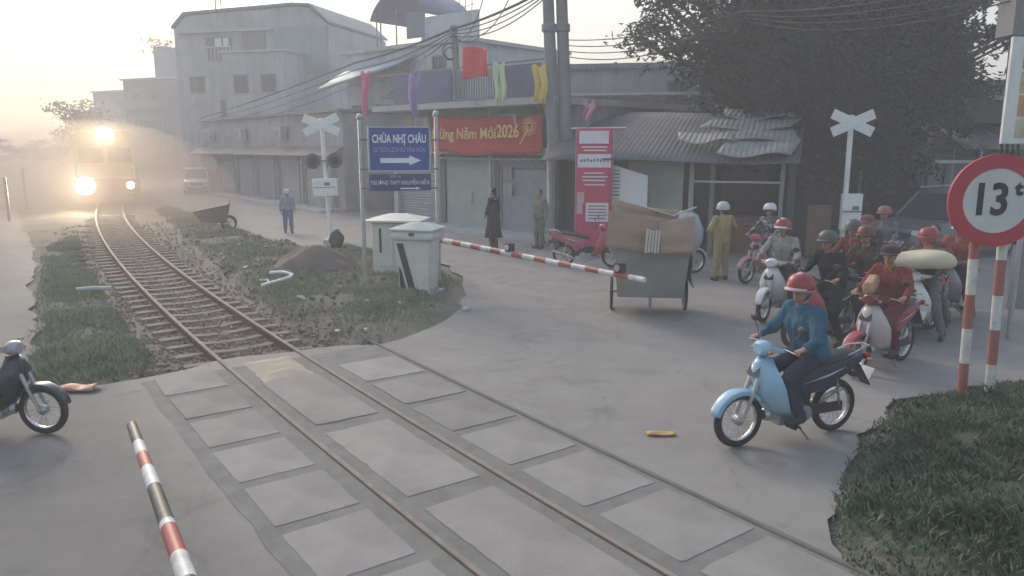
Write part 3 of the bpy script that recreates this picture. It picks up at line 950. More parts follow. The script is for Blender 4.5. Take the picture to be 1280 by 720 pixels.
q.build('lettering', mat('grey_print', (.2, .2, .22), .6), o)
for k, z in enumerate((2.92, 2.83, 2.22, 2.12, 2.02, 1.9)): block(z, .035, .02 * (k % 2), .7 - .08 * (k % 3))
o = block(1.15, .52, .1, .62); q = MB()
for k in range(5): q.box((.1, -.031, 1.32 - k * .085), (.5, .004, .035))
q.build('lettering', mat('pink_lettering', (.4, .1, .25), .6), o)
block(1.55, .3, -.36, .2, mat('pale_pink_print', (.6, .35, .4), .5)); block(1.25, .3, -.38, .16, mat('pale_pink_print', (.6, .35, .4), .5))
q = MB(); q.tube([(-W_ / 2, .03, 0), (-W_ / 2, .03, z1)], .02, 6); q.build('pole', M_['steel'], pb)
q = MB(); q.tube([(W_ / 2, .03, 0), (W_ / 2, .03, z1)], .02, 6); q.build('pole', M_['steel'], pb)
q = MB(); q.tube([(-W_ / 2 - .15, .03, z1), (W_ / 2 + .35, .03, z1 + .02)], .02, 6); q.build('top_bar', M_['white'], pb)

# ---- dark shed under the tree, house at the right
loc, rz, L = frame((9.6, 23.4), (15.2, 26.6))
t = thing('shed', 'dark open shed in the deep shade under the big tree, behind the riders', 'shed', loc, rz)
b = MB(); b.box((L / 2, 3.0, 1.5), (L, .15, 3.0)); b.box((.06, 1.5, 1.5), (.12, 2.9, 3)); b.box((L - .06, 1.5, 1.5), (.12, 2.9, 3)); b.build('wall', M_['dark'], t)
b = MB(); b.grid(lambda u, v: (-.3 + (L + .6) * u, -1.2 + 4.5 * v, 2.6 + .9 * v), 4, 2); b.build('roof', M_['oldsheet'], t, solid=.05)
for x in (.2, L / 2, L - .2):
    q = MB(); q.tube([(x, -1.0, 0), (x, -1.0, 2.62)], .045); q.build('post', M_['frame'], t)
b = MB(); b.box((1.6, 1.9, .45), (1.6, .7, .9)); b.build('counter', M_['brownwall'], t)
b = MB(); b.box((3.2, 2.7, 1.4), (1.5, .1, 1.6)); b.build('curtain', mat('dim_curtain', (.10, .10, .12), .9), t)

loc, rz, L = frame((14.2, 26.2), (23.5, 25.0))
t = thing('house', 'house at the right with a pale gable, a dark fascia and a sloping shop awning', 'house', loc, rz)
b = MB(); b.box((L / 2, 4, 2.4), (L, 8, 4.8)); b.build('wall', M_['palegrey'], t)
b = MB(); b.prism([(-.3, 4.82), (L + .3, 5.25), (L + .3, 5.4), (-.3, 4.97)], -.5, 8.4); b.build('roof', M_['sheet'], t)
b = MB(); b.box((L / 2, -.55, 4.02), (L - .1, 1.0, .72)); b.build('fascia', M_['dark'], t)
b = MB(); b.add([(.1, -2.4, 2.85), (L, -2.4, 2.75), (L, -.05, 3.62), (.1, -.05, 3.62)], [(0, 1, 2, 3)]); b.build('awning', M_['torn'], t, solid=.04)
for x in (.6, 3.2, 5.8):
    shutter(t, x + .9, 1.9, 2.5, -.05, m='door')
    q = MB(); q.tube([(x, -2.3, 0), (x, -2.3, 2.8)], .04); q.build('post', M_['steel'], t)
window(t, 1.2, 4.55, .8, .3, -.02); 
b = MB(); b.box((L / 2, -1.0, .06), (L, 2, .12)); b.build('front_step', M_['tile'], t)

# ---- brown cabinet beside the tree
c_ = thing('cabinet', 'brown wooden cabinet standing beside the tree trunk behind the riders', 'cabinet')
A = P(1018, 322); c_.location = (A.x, A.y, 0); c_.rotation_euler = (0, 0, -.2)
b = MB(); b.box((0, 0, .75), (.62, .5, 1.3)); b.build('case', M_['brownwall'], c_, bevel=.01)
for x in (-.15, .15):
    q = MB(); q.box((x, -.26, .8), (.27, .03, 1.1)); q.build('door', M_['wood'], c_, bevel=.008)
for x in (-.26, .26):
    for y in (-.2, .2):
        q = MB(); q.box((x, y, .05), (.06, .06, .1)); q.build('leg', M_['wood'], c_)

# ================================================================== trees
bark = mat('tree_bark', (.11, .09, .075), .95, .35, 6, bump=.7, bscale=18)
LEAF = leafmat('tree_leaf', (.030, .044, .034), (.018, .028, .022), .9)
LEAF2 = leafmat('distant_leaf', (.09, .10, .055), (.055, .065, .04), .6)
def leaf_spray(V, F, c, rad, n_, ln, wd, rg, flat=.45):
    for _ in range(n_):
        d = Vector((rg.gauss(0, 1), rg.gauss(0, 1), rg.gauss(0, 1) * flat)).normalized()
        p = c + d * rad * rg.random() ** .5
        a = Vector((rg.gauss(0, 1), rg.gauss(0, 1), rg.gauss(-.35, .5))).normalized()
        b_ = a.cross(Vector((rg.gauss(0, .4), rg.gauss(0, .4), 1)))
        if b_.length < .05: continue
        b_.normalize()
        l_ = ln * rg.uniform(.6, 1.3); w_ = wd * rg.uniform(.7, 1.2)
        up = a.cross(b_) * (w_ * .35)
        o = len(V)
        V.extend([tuple(p), tuple(p + a * l_ * .45 + b_ * w_ / 2 + up), tuple(p + a * l_), tuple(p + a * l_ * .45 - b_ * w_ / 2 + up)])
        F.append((o, o + 1, o + 2, o + 3))
def tree(name, label, base, tips, trunk_r, fork_z, leaf, m=LEAF, seed=1, nleaf=16, rad=.55, group=None, sub=3):
    """tapered trunk, limbs out to the given clump points, leaf sprays round every clump"""
    rg = random.Random(seed)
    t = thing(name, label, 'tree', base, 0, group)
    tr = MB()
    fork = Vector((rg.uniform(-.2, .2), rg.uniform(-.2, .2), fork_z))
    tr.tube([(0, 0, -.2), (0, 0, .1), (fork.x * .4, fork.y * .4, fork_z * .5), fork], [trunk_r * 1.5, trunk_r * 1.15, trunk_r, trunk_r * .85], 12)
    cr = MB()
    for i, tip in enumerate(tips):
        c, r = Vector(tip[0]), tip[1]; dens = tip[2] if len(tip) > 2 else 1
        mid = fork.lerp(c, .5) + Vector((rg.uniform(-.4, .4), rg.uniform(-.4, .4), rg.uniform(.1, .6)))
        tr.tube([fork - Vector((0, 0, .3 * rg.random())), fork.lerp(mid, .5), mid, c], [trunk_r * .5, trunk_r * .36, trunk_r * .24, .03], 7)
        for k in range(sub):
            d = Vector((rg.gauss(0, 1), rg.gauss(0, 1), rg.gauss(.15, .7))).normalized()
            e = c + d * r * rg.uniform(.55, 1.05)
            tr.tube([c.lerp(mid, .25 * rg.random()), c.lerp(e, .5) + Vector((0, 0, .1)), e], [.045, .03, .012], 5)
            for j in range(3):
                q = c.lerp(e, rg.uniform(.5, 1.1)) + Vector((rg.gauss(0, .3), rg.gauss(0, .3), rg.gauss(0, .2)))
                leaf_spray(cr.v, cr.f, q, rad * rg.uniform(.6, 1.2) * (dens ** .3), max(3, int(nleaf * dens)), leaf[0], leaf[1], rg)
    tr.build('trunk', bark, t)
    cr.build('crown', m, t, smooth=False, fix=False)
    return t
rg = random.Random(5); tips = []
base = Vector((9.55, 24.2, 0))
while len(tips) < 260:
    v = Vector((rg.uniform(-1, 1), rg.uniform(-1, 1), rg.uniform(-1, 1)))
    if v.length > 1 or v.length < .35: continue
    tips.append((Vector((v.x * 3.3 + .3, v.y * 3.5, 5.7 + v.z * 3.9)), .95))
for i in range(34): tips.append((Vector((rg.uniform(-5.9, -2.8), rg.uniform(-2, 1), rg.uniform(5.7, 8.8))), .65, .26))
for i in range(24): tips.append((Vector((rg.uniform(3.2, 6.2), rg.uniform(-2, 1), rg.uniform(5.6, 8.8))), .6, .17))
for i in range(5): tips.append((Vector((-4.3 + i * .35, -1.5, 5.2 + .2 * i)), .5, .5))
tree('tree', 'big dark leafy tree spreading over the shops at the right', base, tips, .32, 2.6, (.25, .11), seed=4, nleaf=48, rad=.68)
tips = []
while len(tips) < 70:
    v = Vector((rg.uniform(-1, 1), rg.uniform(-1, 1), rg.uniform(-1, 1)))
    if v.length < 1: tips.append((Vector((v.x * 2.6, v.y * 2.2, 3.0 + v.z * 1.7)), .8))
tree('tree', 'lower dense tree added to darken the gap behind the big tree at the right', (12.0, 29.2, 0), tips, .22, 1.3, (.26, .12), seed=9, nleaf=30, rad=.7)  # added tree that blocks sky light behind the big crown
tips = [(Vector((rg.uniform(-2.2, 2.2), rg.uniform(-1, 1), rg.uniform(4.8, 6.9) - abs(rg.random()) * .4)), .7) for _ in range(16)]
tree('tree', 'small twiggy tree showing above the shop roof behind the coloured flags', (-.4, 36.5, 0), tips, .14, 3.6, (.2, .08), LEAF2, 8, 8, .45)
tips = [(Vector((rg.uniform(-1.7, 1.7), rg.uniform(-1.5, 1.5), rg.uniform(2.2, 6.0))), .8) for _ in range(30)]
tree('tree', 'ragged tree silhouetted against the bright sky just above the train', (-34.2, 62, 0), tips, .2, 3.0, (.36, .16), LEAF2, 12, 10, .7)
# trees down the line on the left, hazy
tips = [(Vector((rg.gauss(0, 1.7), rg.gauss(0, 1.7), rg.uniform(1.6, 6.0))), 1.3) for _ in range(24)]
proto = tree('tree', 'hazy rounded tree in the far tree line beside the tracks at the left edge', (0, 0, 0), tips, .22, 2.0, (.5, .26), LEAF2, 15, 12, 1.0, 'trees of the far tree line')
labs = ['hazy rounded tree in the far tree line, tallest one at the left edge', 'low hazy tree in the far line, second from the left edge', 'hazy tree in the far line, third from the left edge', 'hazy tree in the far line, fourth from the left edge', 'small hazy tree in the far line just left of the train', 'hazy tree of the far line half hidden by the train', 'rounded tree behind the train beside the far houses']
for i, (px, Y, sc) in enumerate(((-14, 95, .62), (26, 125, .48), (52, 118, .52), (78, 110, .6), (96, 128, .8), (128, 112, 1.1), (230, 120, 1.5))):
    o = proto if i == 0 else copy_tree(proto)
    a = D(px, 200, Y); o.location = (a.x, a.y, -.1); o.scale = (sc, sc, sc); o.rotation_euler = (0, 0, i * 1.3); o['label'] = labs[i]
# plant in the roof of the far house
rp_ = thing('roof_plant', 'spiky plant growing on the flat roof of the far pale house', 'plant', D(203, 84, 91.5))
q = MB(); rg = random.Random(3)
for i in range(14):
    a = rg.random() * 6.3; h = rg.uniform(1.5, 3.6); q.tube([(0, 0, 0), (math.cos(a) * .5, math.sin(a) * .4, h * .6), (math.cos(a) * 1.3, math.sin(a), h)], [.07, .05, .02], 5)
q.build('stems', bark, rp_)
q = MB()
for i in range(40): leaf_spray(q.v, q.f, Vector((rg.gauss(0, 1.0), rg.gauss(0, .7), rg.uniform(1, 3.6))), .6, 6, .45, .2, rg)
q.build('foliage', LEAF2, rp_, smooth=False, fix=False)

# ================================================================== poles and wires
for px, top, lab in ((697, 684, 'left one of the twin concrete utility poles at the corner'), (712, 701, 'right one of the twin concrete utility poles at the corner')):
    g = P(px, 303); Y = g.y
    t = thing('utility_pole', lab, 'utility pole', g, 0, 'twin utility poles')
    tp = D(top, -30, Y) - g
    b = MB(); k = [(0, 0, -.1), tuple(tp * .5), tuple(tp)]
    b.tube(k, [.21, .19, .165], 14); b.build('shaft', M_['conc'], t)
    q = MB(); cpt = (D(top + (px - top) * .19, 35, Y) - g)
    q.tube([cpt - Vector((0, 0, .12)), cpt - Vector((0, 0, .1)), cpt + Vector((0, 0, .1)), cpt + Vector((0, 0, .12))], [.19, .225, .225, .19], 12); q.build('collar', M_['frame'], t)
    q = MB(); q.box(tuple(tp * .93), (1.2, .08, .09)); q.build('cross_arm', M_['steel'], t)
g = D(573, 130, 28.9); g.z = 4.42; t = thing('utility_pole', 'slim dark cable pole with cable loops rising from the shop roof beside the red flag', 'utility pole', g)
tp = D(567, 32, g.y) - g
b = MB(); b.tube([(0, 0, -.05), tp], [.14, .12], 10); b.build('shaft', mat('dark_pole', (.22, .22, .23), .8), t)
q = MB()
for r, dz in ((.28, -.9), (.22, -1.0)): q.at(tp + Vector((-.12, -.12, dz)), (0, 0, .2)).torus((0, 0, 0), r, .02, 20, 6, 'Y')
q.build('cable_coil', M_['black'], t)
q = MB(); q.box(tuple(tp + Vector((0, -.12, -.25))), (.28, .1, .35)); q.build('junction_box', M_['frame'], t)
wm = mat('cable_sheath', (.03, .03, .032), .6)
def cable(pts, r, sag, label, n_=14):
    P_ = []
    for i in range(len(pts) - 1):
        a, b_ = Vector(pts[i]), Vector(pts[i + 1])
        for k in range(n_ + (i == len(pts) - 2)):
            u = k / n_; v = a.lerp(b_, u); v.z -= sag * 4 * u * (1 - u); P_.append(v)
    o = MB().tube(P_, r, 5).build('power_cable', wm)
    return tag(o, label, 'cable', 'overhead cables')
bw = 'black overhead cable of the thick bundle running from the twin poles over the shop roofs'
for i in range(4):
    cable([D(684, -14 + i * 3, 24), D(566, 36 + i * 3, 28.7), D(445, 78 + i * 9, 36), D(250, 148 + i * 4, 52)], (.045, .022, .02, .02)[i], .10 + .10 * i, bw)
cable([D(567, 44, 27.2), D(600, 44, 26.5), D(640, -10, 25)], .018, .25, 'thin dark cable looping between the slim pole and the twin poles')
cable([D(567, 46, 27.2), D(586, 40, 26.5), D(605, -5, 25)], .016, .15, 'thin dark cable rising from the slim pole beside the looping one')
for i in range(4):
    cable([D(710, 60 + i * 7 - 10, 24), D(930, 24 + i * 3 - 10 + i, 19), D(1300, -40 + i * 10, 13)], .014, .2 + .06 * i, 'thin overhead cable running from the twin poles into the big tree')
for i in range(4):
    cable([D(1140, 50 + i * 9, 23), D(1256, 104 + i * 8, 23.5)], .014, .1, 'thin service cable dropping to the house at the right edge')
# distribution pole at the right edge: cabinet, vertical cables and a hanging poster
g = Vector((9.1, 13.6, 0)); t = thing('utility_pole', 'utility pole at the right edge with a grey cabinet and bundled vertical cables', 'utility pole', g)
b = MB(); b.tube([(0.35, .3, -.1), (.35, .3, 9)], [.18, .15], 12); b.build('shaft', M_['conc'], t)
zc = D(1260, 20, 13.4).z; zb = D(1260, 46, 13.4).z
b = MB(); b.box((-.1, -.12, zb + .75), (1.3, .5, 1.5)); b.build('cabinet', M_['sheet'], t, bevel=.02)
for i in range(4):
    q = MB(); q.tube([(-.62 + i * .085, -.12, zb), (-.55 + i * .09, -.05, 3.4), (-.42 + i * .1, .02, 2.4), (.1, .2, 1.2)], .022, 6); q.build('vertical_cable', M_['black'], t)
ps = thing('poster', 'hanging poster in a white frame with green and orange print, at the right edge', 'poster')
A = D(1258, 112, 11.4); ps.location = (A.x, A.y, 0); ps.rotation_euler = (0, 0, .12)
zt, zb_ = D(1265, 46, 11.4).z, D(1262, 180, 11.4).z
b = MB(); b.box((.55, 0, (zt + zb_) / 2), (1.1, .06, zt - zb_)); b.build('frame', M_['white'], ps, bevel=.01)
for k, (c_, h_) in enumerate((((.35, .42, .25), .28), ((.62, .50, .22), .22), ((.55, .30, .14), .22), ((.60, .52, .38), .2))):
    zz = zt - (zt - zb_) * (.04 + [0, .28, .5, .72][k]) - (zt - zb_) * h_ * .45
    q = MB(); q.box((.62, -.034, zz), (.86, .012, (zt - zb_) * h_ * .9)); q.build('printed_field', mat(f'poster_print_{k}', c_, .5, .4, 4), ps)
q = MB(); q.tube([(.6, .09, 0), (.6, .09, zt)], .04); q.build('post', M_['steel'], ps)
# post with crossed white arms before the right house
g = P(1192, 300); t = thing('lamp_post', 'thin pole with white crossed arms standing behind the grey car', 'pole', (g.x, g.y + .5, 0))
b = MB(); b.tube([(0, 0, 0), (0, 0, 2.9)], .03, 8); b.build('post', M_['palegrey'], t)
b = MB(); b.box((0, -.05, 2.45), (1.25, .05, .1)); b.build('cross_arm', M_['white'], t)
# ================================================================== crossing furniture
signal_white = mat('chipped_white_paint', (.78, .78, .75), .6, .1, 5, stain=.2)
def crossing_signal(px, py, top, label, lamps, box, Y=None):
    g = P(px, py); g.z = max(0, ground_z(g.x, g.y) - .02)
    if Y: g = Vector((D(px, py, Y).x, Y, 0))
    t = thing('crossing_signal', label, 'crossing signal', g)
    H = D(px, top, g.y).z - g.z
    b = MB(); b.tube([(0, 0, 0), (0, 0, H - .15)], .065, 12); b.build('post', signal_white, t)
    q = MB(); q.box((0, 0, .06), (.4, .4, .14)); q.build('base', M_['tile'], t, bevel=.015)
    for k, a in enumerate((.42, -.42)):
        q = MB(); q.at((0, -.085 - .022 * k, H - .35), (0, a, 0)).box((0, 0, 0), (1.14, .018, .25)); q.build('cross_blade', signal_white, t, bevel=.004)
    if lamps:
        for x in (-.33, .33):
            q = MB(); q.disc((x, -.12, H * .64), .23, .03, 24); o = q.build('target_board', mat('dark_grey_paint', (.11, .11, .115), .7), t)
            q = MB(); q.lathe([(.001, -.20), (.12, -.20), (.12, -.136), (.001, -.136)], 16, 'Y', (x, 0, H * .64)); q.build('lamp_lens', mat('unlit_red_lens', (.035, .012, .012), .4), o)
            q = MB(); q.tube([(0, -.05, H * .64), (x * .8, -.08, H * .64)], .03); q.build('bracket', M_['frame'], t)
    q = MB(); q.box((box[0], -.16, box[1]), (box[2], .16, box[3])); o = q.build('equipment_box', signal_white, t, bevel=.012)
    q = MB(); q.box((box[0], -.246, box[1]), (box[2] * .9, .012, .02)); q.box((box[0] + .08, -.246, box[1] + .1), (.16, .012, .1)); q.build('box_lid_seam', M_['frame'], o)
    if box[3] > .8:
        q = MB(); q.box((box[0], -.25, box[1] + box[3] * .02), (box[2] * .98, .012, .02)); q.build('box_lid_seam', M_['frame'], o)
    return t
t = crossing_signal(414, 304, 141, 'white crossbuck signal with twin dark lamp boards, left of the blue sign', True, (0, 1.72, .74, .52))
t.rotation_euler = (0, R(-2), 0)
crossing_signal(1053, 291, 136, 'white crossbuck signal with tall equipment boxes, right of the tree behind the riders', False, (.10, 1.30, .50, .92), 19.6)

# blue direction sign on two posts
A, B = P(455, 360), P(549, 345)
Y0 = 15.9
A = Vector((D(455, 300, Y0).x, Y0, 0)); B = Vector((D(548, 300, Y0 + .35).x, Y0 + .35, 0))
loc, rz, L = frame(A, B)
t = thing('direction_sign', 'blue sign with white pagoda name and arrow on two steel posts', 'sign', (A.x, A.y, .02), rz)
zt = [D(444, 150, A.y).z, D(540, 146, B.y).z]
for k, x in enumerate((0, L)):
    b = MB(); b.tube([(x, 0, 0), (x, 0, zt[k])], .045, 12); o = b.build('post', M_['steel'], t)
    b = MB(); b.ball((x, 0, zt[k] + .04), .07, 12, 8); b.build('finial', M_['steel'], o)
z1, z0 = D(494, 160, A.y).z, D(494, 215, A.y).z
xc, bw_ = L * .50, L * .80
blue = mat('blue_sign_face', (.035, .07, .30), .45, .12, 3, stain=.1)
b = MB(); b.box((xc, -.07, (z0 + z1) / 2), (bw_, .04, z1 - z0)); bd_ = b.build('sign_board', blue, t)
q = MB(); hh = (z1 - z0) / 2; zc = (z0 + z1) / 2
for s_ in (-1, 1):
    q.box((xc + s_ * bw_ / 2, -.08, zc), (.035, .05, hh * 2 + .03)); q.box((xc, -.08, zc + s_ * hh), (bw_ - .035, .05, .03))
q.build('frame', M_['steel'], bd_)
pw = mat('white_lettering', (.72, .74, .78), .5, .1, 8)
text_mesh('lettering', 'CHÙA NHỊ CHÂU', .23, pw, bd_, (xc, -.096, zc + hh * .45), width=bw_ * .88, bold=.006)
text_mesh('lettering', 'DI TÍCH LỊCH SỬ VĂN HÓA', .14, mat('faded_lettering', (.36, .42, .60), .5), bd_, (xc, -.096, zc - hh * .04), width=bw_ * .84)
q = MB(); q.at((xc, -.096, zc - hh * .52)).prism([(-.40, -.05), (.20, -.05), (.20, -.10), (.44, 0), (.20, .10), (.20, .05), (-.40, .05)], -.004, .004); q.build('arrow', pw, bd_)
z1, z0 = D(494, 219, A.y).z, D(494, 240, A.y).z; zc = (z0 + z1) / 2; hh = (z1 - z0) / 2
b = MB(); b.box((xc, -.07, zc), (bw_ * 1.02, .03, hh * 2)); sb = b.build('school_plate', mat('dark_blue_plate', (.05, .06, .14), .5, .2, 3), t)
text_mesh('lettering', 'TRƯỜNG THPT NGUYỄN HIỀN', .12, pw, sb, (xc, -.094, zc - hh * .05), width=bw_ * .96)
text_mesh('lettering', '300 m', .09, mat('faded_lettering', (.36, .42, .60), .5), sb, (xc - .1, -.09, zc + hh * .68))
q = MB(); q.at((xc + .2, -.09, zc - hh * .72)).prism([(-.2, -.012), (.12, -.012), (.12, -.03), (.22, 0), (.12, .03), (.12, .012), (-.2, .012)], -.003, .003); q.build('arrow', pw, sb)
for x in (.0, L):
    q = MB()
    for z in (z0 + .05, z1 + .1, z1 + .7): q.box((x + (.06 if x == 0 else -.06), -.03, z), (.16, .03, .04))
    q.build('bracket', M_['frame'], t)

# barrier machine and relay cabinet
cream = mat('cream_enamel', (.60, .60, .54), .5, .12, 3, stain=.3)
blackp = mat('black_paint', (.04, .04, .042), .5, .3, 5)
g = P(502, 336); t = thing('relay_cabinet', 'wide cream cabinet with an overhanging lid, behind the barrier machine', 'cabinet', (g.x + .05, g.y - .8, .04), -.12)
b = MB(); b.box((0, 0, .62), (1.0, .75, 1.15)); cs = b.build('case', cream, t, bevel=.015)
b = MB(); b.loft([[(-.66, -.5, 1.22), (.66, -.5, 1.22), (.66, .5, 1.22), (-.66, .5, 1.22)], [(-.66, -.5, 1.26), (.66, -.5, 1.26), (.66, .5, 1.26), (-.66, .5, 1.26)], [(-.2, -.12, 1.38), (.2, -.12, 1.38), (.2, .12, 1.38), (-.2, .12, 1.38)]]); b.build('lid', cream, t)
b = MB(); b.box((-.24, -.385, .68), (.46, .02, .95)); b.box((.25, -.385, .68), (.46, .02, .95)); dd = b.build('door', cream, t, bevel=.006)
q = MB(); q.box((-.3, -.40, .8), (.05, .02, .55)); q.build('door_slot', blackp, dd)
q = MB(); q.box((0, 0, .03), (1.1, .85, .1)); q.build('plinth', M_['tile'], t)

g = P(522, 371); bx = thing('barrier_machine', 'cream barrier machine with a black diagonal stripe, carrying the far boom', 'barrier machine', (g.x, g.y + .25, .02), -.28)
def ring(w_, d_, z): return [(-w_, -d_, z), (w_, -d_, z), (w_, d_, z), (-w_, d_, z)]
b = MB(); b.loft([ring(.31, .24, .05), ring(.36, .28, 1.12)]); b.build('case', cream, bx, bevel=.015)
b = MB(); b.loft([ring(.42, .34, 1.125), ring(.44, .36, 1.2), ring(.40, .32, 1.3)]); b.loft([ring(.46, .38, 1.302), ring(.46, .38, 1.34), ring(.2, .16, 1.43)]); b.build('head', cream, bx, bevel=.012)
q = MB(); 
def face(x, z): return (x, -.243 - .04 * (z - .05) / 1.07 - .004, z)
q.add([face(-.10, .08), face(.04, .08), face(-.20, 1.05), face(-.34, 1.05)], [(0, 1, 2, 3)]); q.add([face(-.29, .12), face(-.16, .08), face(-.25, .50), face(-.31, .58)], [(0, 1, 2, 3)])
q.build('warning_stripe', blackp, bx, solid=.004, smooth=False)
q = MB(); q.box((.02, -.37, 1.24), (.1, .03, .06)); q.build('lock', blackp, bx)
q = MB(); q.box((.2, -.285, .58), (.26, .012, .9)); q.build('service_door', cream, bx, bevel=.004)
q = MB(); q.box((0, 0, .03), (.85, .7, .08)); q.build('plinth', M_['tile'], bx)
# far boom
A = P(535, 297, .98); B = P(806, 350, .92)
d = B - A; L = d.length
bm_ = thing('barrier_boom', 'long lowered red and white boom reaching from the cream machine towards the hand cart', 'barrier boom', A)
bm_.rotation_euler = Euler((0, -math.asin(d.z / L), math.atan2(d.y, d.x)))
red, wht = (.36, .075, .065), (.62, .61, .59)
n_ = 10; seg = L / (n_ * 2 - 1)
b = MB(); b.tube([(0, 0, 0), (L, 0, 0)], [.062, .045], 12)
b.build('bar', stripes('boom_paint', [(0, wht)] + [(seg * (i + 1), red if i % 2 == 0 else wht) for i in range(n_ * 2 - 2)], L), bm_)
q = MB(); q.tube([(-.45, 0, 0), (.35, 0, 0)], [.1, .075], 12); q.tube([(-.7, 0, .0), (-.45, 0, 0)], [.14, .12], 10); q.build('clamp', cream, bm_)
for x in (L * .46, L * .915):
    q = MB(); q.box((x, -.0, .12), (.16, .12, .17)); o = q.build('lamp_housing', blackp, bm_, bevel=.01)
    q = MB(); q.lathe([(.001, -.085), (.055, -.08), (.058, -.062), (.001, -.062)], 14, 'Y', (x, 0, .12)); q.build('lamp_lens', mat('pale_lens', (.6, .58, .56), .25) if x < L * .6 else mat('red_white_lens', (.6, .35, .32), .25), o)
# near boom
A = P(165, 532, .98); B = P(238, 735, 1.0)
d = (A - B); B = B - d.normalized() * 1.8; d = A - B; L = d.length
nb = thing('barrier_boom', 'near red, white and black boom hanging low at the bottom left corner', 'barrier boom', B)
nb.rotation_euler = Euler((0, -math.asin(d.z / L), math.atan2(d.y, d.x)))
def at_px(px, py):
    q = P(px, py, .98); return (q - B).dot(d.normalized())
cols = [((163, 527), (.05, .05, .05)), ((172, 556), wht), ((176, 571), red), ((182, 590), wht), ((189, 614), (.05, .05, .05)), ((205, 659), wht), ((208, 667), red), ((221, 703), wht), ((238, 735), (.05, .05, .05)), ((255, 790), wht)]
st_ = sorted([(max(0, at_px(*q)), c_) for q, c_ in cols], key=lambda x: x[0])
stops = [(0, red)]
# each colour runs from its far end back towards the camera, so bands begin at the next point
for i in range(len(st_)): stops.append((st_[i][0], st_[i - 1][1] if i else wht))
bands = [(0.0, cols[-1][1])]
ds = [max(0, at_px(*q)) for q, _ in cols]
for i in range(len(cols) - 2, -1, -1): bands.append((ds[i + 1], cols[i][1]))
b = MB(); b.tube([(0, 0, 0), (L, 0, 0)], [.052, .036], 12)
b.build('bar', stripes('near_boom_paint', bands, L), nb)
# its post stands just outside the picture
q = MB(); q.loft([ring(.2, .2, -1.0), ring(.2, .2, .02)]); q.build('post', cream, nb)

# weight limit sign
g = Vector((5.42, 8.35, 0)); gz = ground_z(5.45, 8.4) - .03
Yb = 8.3
t = thing('weight_limit_sign', 'round red-rimmed weight limit sign reading 13t on two red and white posts', 'road sign', (D(1245, 250, Yb).x, Yb, gz), -.10)
zc = D(1246, 251, Yb).z - gz
rad = .5
for px0, px1, yy in ((1221, 1206, .10), (1252, 1237, .07)):
    xt = D(px0, 305, Yb).x - t.location.x; xb = D(px1, 512, Yb).x - t.location.x
    o = MB(); Hp = zc + .15
    o.tube([(0, 0, 0), (0, 0, Hp)], .052, 12)
    k = o.build('post', stripes(f'post_paint_{int(px0)}', [(i * .40, (.60, .58, .55) if (i + (px0 > 1240)) % 2 else (.34, .10, .08)) for i in range(7)], 2.8, 2), t)
    k.location = (xb, yy, 0); k.rotation_euler = (0, math.atan2(xt - xb, zc - .4) * .6, 0)
b = MB(); b.disc((0, 0, zc), rad, .03, 48); fc = b.build('sign_face', mat('sign_white', (.58, .57, .55), .5, .1, 4, stain=.15), t)
q = MB(); q.lathe([(rad * .70, -.022), (rad * 1.005, -.022), (rad * 1.005, .017), (rad * .70, -.0155), (rad * .70, -.022)], 48, 'Y', (0, 0, zc)); q.build('rim', mat('sign_red', (.44, .04, .06), .5, .12, 4, stain=.1), fc)
pb_ = mat('black_lettering', (.025, .025, .03), .6)
text_mesh('lettering', '13', .48, pb_, fc, (-.07, -.02, zc - .0), width=.31, bold=.012)
text_mesh('lettering', 't', .20, pb_, fc, (.215, -.02, zc + .13), bold=.01)

# ------------------------------------------------------------------ flags
def flag(px, py, Y, w_, h_, col, label, stick, seed, hang=False, name='flag'):
    A = D(px, py, Y)
    t = thing(name, label, 'flag', A, -.5)
    f_ = (lambda u, v: (u * w_, .07 * math.sin(u * 7 + seed + v * 3) * (.3 + u), -v * h_ - .14 * u * w_ * math.sin(seed) + .04 * math.sin(u * 5 + v * 4))) if not hang else \
         (lambda u, v: ((u - .5) * w_ * (1 - .25 * v) + .05 * math.sin(v * 5 + seed), .07 * math.sin(u * 9 + seed) * (.2 + v), -v * h_ + .05 * math.sin(u * 8)))
    b = MB(); b.grid(f_, 12, 12); b.build('cloth', mat('flag_' + ''.join(str(int(c * 100)) for c in col), col, .75, .15, 3), t, solid=.006)
    q = MB(); q.tube(stick, .018, 6); q.build('pole', M_['frame'], t)
    return t
flag(455, 90, 27.5, .42, 1.40, (.60, .10, .24), 'long pink flag hanging limp above the blue sign, leftmost of the flags', [(-.1, .02, -1.5), (-.05, .02, .05)], 1, True)
flag(517, 94, 25.6, .48, 1.30, (.30, .20, .46), 'violet flag hanging limp left of the slim dark pole', [(0, .02, -1.3), (0, .02, .05), (.1, .4, .5)], 2, True)
flag(578, 60, 24.6, .92, .90, (.62, .06, .06), 'large red flag blowing beside the slim dark pole', [(0, .02, -1.1), (0, .02, .12)], 3)
flag(625, 79, 24.0, .42, 1.15, (.55, .62, .40), 'pale green flag hanging over the shop balcony', [(-.12, .02, -1.4), (0, .02, .05)], 4, True)
flag(675, 82, 23.2, .44, 1.05, (.72, .52, .10), 'yellow flag hanging just left of the twin poles', [(.2, .02, -1.5), (-.1, .02, .05)], 5, True)
flag(736, 128, 21.0, .30, .42, (.55, .25, .28), 'small faded red flag above the pink roll-up banner', [(-.02, .02, -.9), (0, .02, .05)], 6, True)

